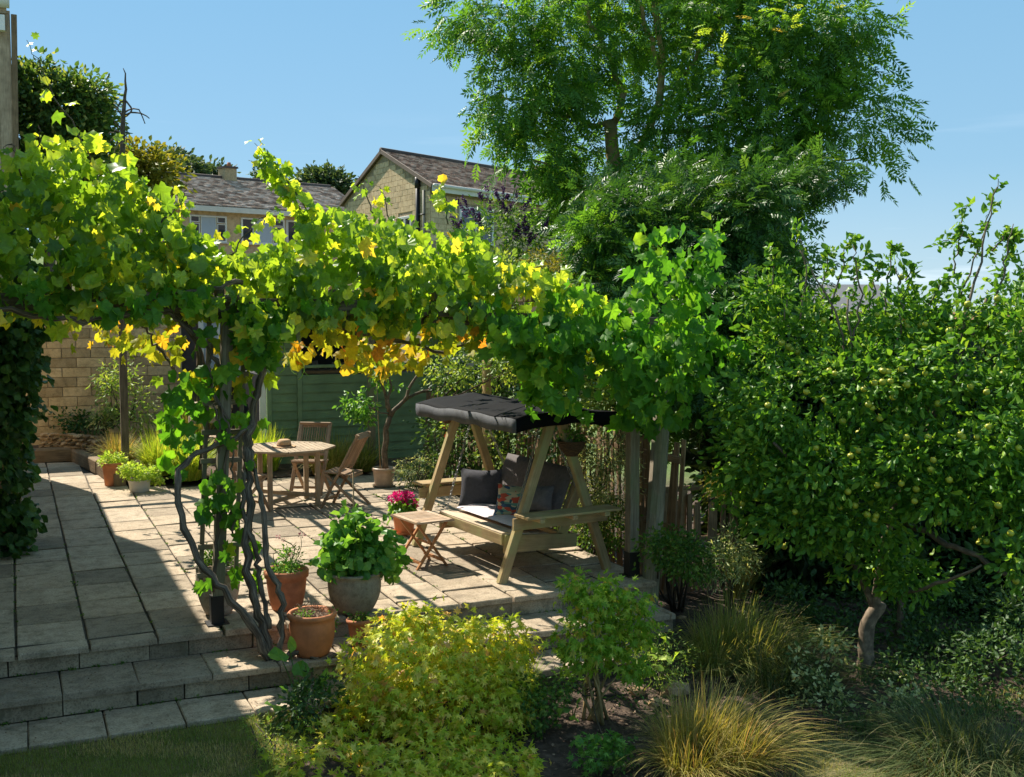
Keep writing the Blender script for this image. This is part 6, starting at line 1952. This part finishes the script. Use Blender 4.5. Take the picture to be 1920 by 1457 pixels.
# shrubs by the fence post
shrub("shrub", "rounded green shrub in front of the thick fence post", "shrub", L_mid, T_OVAL, [(1260, 1030, 55, 38, 9.9), (1300, 1050, 50, 45, 9.8), (1225, 1020, 30, 25, 9.9)], 170, 10, .045, .03, .055, stem=.016, base=G(1268, 1150, -.5))
shrub("shrub", "pale twiggy shrub beside the rounded green one", "shrub", L_vari, T_LANCE, [(1370, 1030, 40, 50, 9.9), (1345, 1060, 35, 45, 9.8), (1395, 1060, 25, 35, 9.8)], 140, 10, .045, .03, .06, base=G(1365, 1150, -.5))
shrub("shrub", "yellow green sprig of leaves before the leaning stakes", "shrub", L_goldcon, T_LANCE, [(1340, 910, 22, 22, 10.1), (1335, 930, 25, 15, 10.1)], 50, 10, .03, .025, .045)
grass_clump("large arching grass clump below the rounded shrub", G(1370, 1250, -.5), 2600, .68, 1.1, L_grassgreen, .0035, .24, (.3, -.1), droop=1.2)
grass_clump("golden grass fountain at the bottom right of centre", G(1325, 1445, -.5), 3000, .62, 1.0, L_grassgold, .0035, .22, (.45, 0), droop=1.2)
grass_clump("dark shaded grass clump between the shrub and the apple trunk", G(1470, 1290, -.55), 1500, .60, 1.3, L_grassdark, .003, .25, (.3, -.1), droop=1.2)
grass_clump("lax dark grass clump at the lower right edge", G(1800, 1430, -.55), 1500, .62, 1.5, L_grassdark, .003, .30, (-.3, .1), droop=1.3)
grass_clump("thin grass tuft between the golden maple and the steps", G(985, 1300, -.45), 160, .42, .7, L_grassbright, .0035, .05)
grass_clump("fine pale grass tuft rising above the pale twiggy shrub", G(1385, 1120, -.45), 500, .75, .8, L_grassgold, .003, .08)
# variegated and leafy ground plants
for lb, bl, mt, T_, a_, b_, s0, s1 in (
        ("white edged variegated shrub left of the apple trunk", [(1530, 1300, 55, 50, 8.6), (1570, 1340, 50, 40, 8.4), (1500, 1250, 35, 35, 8.9), (1560, 1210, 40, 25, 9.1)], L_vari, T_OVAL, 90, 8, .035, .06),
        ("white edged variegated shrub right of the apple trunk", [(1680, 1330, 55, 45, 8.5), (1640, 1360, 50, 35, 8.4), (1700, 1290, 40, 25, 8.8)], L_vari, T_OVAL, 80, 8, .035, .06),
        ("dark leafy plant at the foot of the apple tree", [(1680, 1250, 50, 25, 9.3), (1580, 1380, 90, 30, 8.2), (1620, 1270, 30, 30, 9.2)], L_shade, T_OVAL, 120, 8, .035, .06),
        ("low green perennials in the bed beside the small maple", [(1220, 1200, 50, 35, 8.9), (1260, 1240, 50, 35, 8.7), (1200, 1240, 35, 20, 8.8), (1240, 1270, 45, 18, 8.5)], L_light, T_LANCE, 130, 10, .02, .045),
        ("grey green cut leaved perennials right of the golden maple", [(1010, 1330, 40, 45, 7.9), (990, 1290, 30, 25, 8.1), (1040, 1300, 25, 30, 8)], L_mid, T_MAPLE, 80, 9, .025, .045),
        ("cut leaved green plant at the bottom in the dark soil", [(1130, 1400, 45, 22, 7.4), (1110, 1420, 30, 20, 7.3)], L_pot, T_MAPLE, 40, 8, .035, .06),
        ("low weeds scattered over the bark mulch", [(1100, 1290, 40, 14, 8.2), (1180, 1300, 60, 16, 8.1), (1250, 1330, 40, 16, 8), (1070, 1265, 40, 12, 8.4), (1180, 1420, 80, 16, 7.4)], L_mid, T_OVAL, 60, 8, .018, .035),
        ("low sedum and weeds at the lawn edge below the step", [(500, 1390, 30, 22, 7.2), (520, 1420, 35, 25, 7.1), (470, 1360, 22, 10, 7.4)], L_light, T_LANCE, 70, 9, .02, .04),
        ("tangled dark foliage under the golden maple's left side", [(560, 1330, 45, 35, 7.6), (600, 1290, 40, 30, 7.9)], L_shade, T_OVAL, 70, 8, .03, .05)):
    shrub("bed_plant", lb, "plant", mt, T_, bl, a_, b_, .035, s0, s1, stem=.005, up=.5)

# big leaved plants by the steps
def big_leaves(label, base, spec, mat=L_mid, T=None):
    th = empty("broad_leaved_plant", base, label, "plant")
    base = np.asarray(base, float)
    P = np.array([D(*s[:3]) for s in spec]); sc = np.array([s[3] for s in spec])
    n = len(P); tip = nrm(P - base) * .6 + rand_dir(n) * .3; nn = rand_dir(n) * .3; nn[:, 2] += .7; nn[:, 1] -= .4
    leaves(th, mat, T or T_OVAL[2:], P, tip, nn, sc, n_obj=300, cell=1)
    m = MB()
    for p in P: m.tube(curve([base, (base + p) / 2 + np.array([0, 0, .04]), p], 6), .004, 5)
    m.build("stalk", L_mid, th)
    return th
big_leaves("broad green leaves sprouting at the foot of the vine stem", G(560, 1330, -.4), [(530, 1240, 8.2, .16), (545, 1225, 8.2, .15), (560, 1270, 8.1, .13), (585, 1290, 8.0, .14), (600, 1280, 8.0, .13), (540, 1300, 8.0, .13), (520, 1320, 7.9, .14), (560, 1320, 7.9, .12), (575, 1345, 7.8, .12), (510, 1345, 7.8, .13), (490, 1375, 7.6, .14), (550, 1350, 7.8, .11), (535, 1360, 7.7, .12), (505, 1365, 7.7, .1), (570, 1300, 8, .1), (612, 1300, 7.9, .1)], L_pot, T_ROUND[:1] + T_OVAL[2:])
big_leaves("single pale hosta leaf cluster by the dark soil", G(1075, 1350, -.5), [(1070, 1330, 7.9, .16), (1078, 1345, 7.8, .14), (1050, 1340, 7.8, .12), (1085, 1325, 7.9, .12)], L_light)
big_leaves("round pale leaved plant beside the big grass clump", G(1240, 1240, -.5), [(1235, 1215, 8.7, .10), (1250, 1225, 8.6, .11), (1255, 1205, 8.7, .10), (1220, 1225, 8.6, .10), (1262, 1235, 8.6, .11), (1205, 1245, 8.6, .09), (1240, 1245, 8.5, .1)], L_lime, T_ROUND)

# rocks in the bed
for i, (x, y, s, lb) in enumerate(((1193, 1300, 1.0, "rough stone nearest the small maple"), (1265, 1298, 1.5, "largest rock above the golden grass fountain"), (1228, 1322, .8, "small flat rock between the two larger ones"), (1275, 1165, .8, "rock at the foot of the thick fence post"))):
    me = rock_me((.09 * s, .065 * s, .045 * s), 40 + i); me.materials.append(M_drystone)
    p = G(x, y, -.5); o = link("rock", me, None, None, p + np.array([0, 0, .02])); tag(o, lb, "rock")
# bark mulch and litter over the bed
n = 9000
p = np.stack([R.uniform(2.6, 7.6, n), R.uniform(5.4, 8.2, n), np.zeros(n)], 1); p[:, 2] = terrain(p[:, 0], p[:, 1]) + .012
p = p[(R.random(len(p)) < np.exp(-((p[:, 0] - 4.2) / 1.4) ** 2) * .9 + .12)]
n = len(p); tp = rand_dir(n); tp[:, 2] *= .2; nn = rand_dir(n) * .5; nn[:, 2] += 1
mul = bpy.data.objects.new("mulch_root", None)
V = []
def litter(p, tp, nn, sc, label):
    sd, t, nr_ = frame(tp, nn); tv, tf = T_SMALL[0]
    vv = p[:, None, :] + sc[:, None, None] * (tv[None, :, 0:1] * sd[:, None, :] + tv[None, :, 1:2] * t[:, None, :] + tv[None, :, 2:3] * nr_[:, None, :])
    ff = (tf[None] + (np.arange(len(p)) * 4)[:, None, None]).reshape(-1, 3)
    o = trimesh("leaf_litter", vv.reshape(-1, 3), ff, L_litter, None, np.repeat(R.random(len(p)), 4)); tag(o, label, "leaf litter", kind="stuff")
litter(p, tp, nn, R.uniform(.012, .04, n), "bark mulch and dry leaves scattered over the flower bed")
n = 900
p = np.stack([R.uniform(-.2, 5.2, n), R.uniform(8.75, 16, n), np.full(n, .008)], 1)
tp = rand_dir(n); tp[:, 2] *= .1; nn = rand_dir(n) * .3; nn[:, 2] += 1
litter(p, tp, nn, R.uniform(.008, .022, n), "dry leaf scraps scattered over the patio slabs")
n = 420
p = np.stack([R.uniform(-.2, 3.0, n), R.uniform(7.8, 8.68, n), np.zeros(n)], 1); p[:, 2] = np.where(p[:, 1] > 8.23, -.163, -.333)
tp = rand_dir(n); tp[:, 2] *= .1; nn = rand_dir(n) * .3; nn[:, 2] += 1
litter(p, tp, nn, R.uniform(.008, .026, n), "dry leaf scraps lying on the two step treads")
# moss and seedlings in the joints
jt = []
for _ in range(170):
    k = R.integers(-1, 11); jt.append((-.03 + WX * k + R.normal() * .006, R.uniform(8.75, 15.5), -.006))
for _ in range(40): jt.append((R.uniform(-.2, 4.5), 8.715, -.165))
for _ in range(50): jt.append((R.uniform(-.2, 3.5), 8.22, -.335))
jt = np.repeat(np.array(jt), 9, 0); jt[:, :2] += R.normal(size=(len(jt), 2)) * .014
n = len(jt); sd, t_, nr_ = frame(rand_dir(n) + np.array([0, 0, .8]), rand_dir(n)); tv, tf = T_SMALL[0]
sc_ = R.uniform(.008, .026, n)[:, None, None]
vv = jt[:, None, :] + sc_ * (tv[None, :, 0:1] * sd[:, None, :] + tv[None, :, 1:2] * t_[:, None, :] + tv[None, :, 2:3] * nr_[:, None, :])
tag(trimesh("joint_weeds", vv.reshape(-1, 3), (tf[None] + (np.arange(n) * 4)[:, None, None]).reshape(-1, 3), L_mid, None, np.repeat(R.random(n), 4)), "tiny weeds and moss growing in the paving joints", "weeds", kind="stuff")
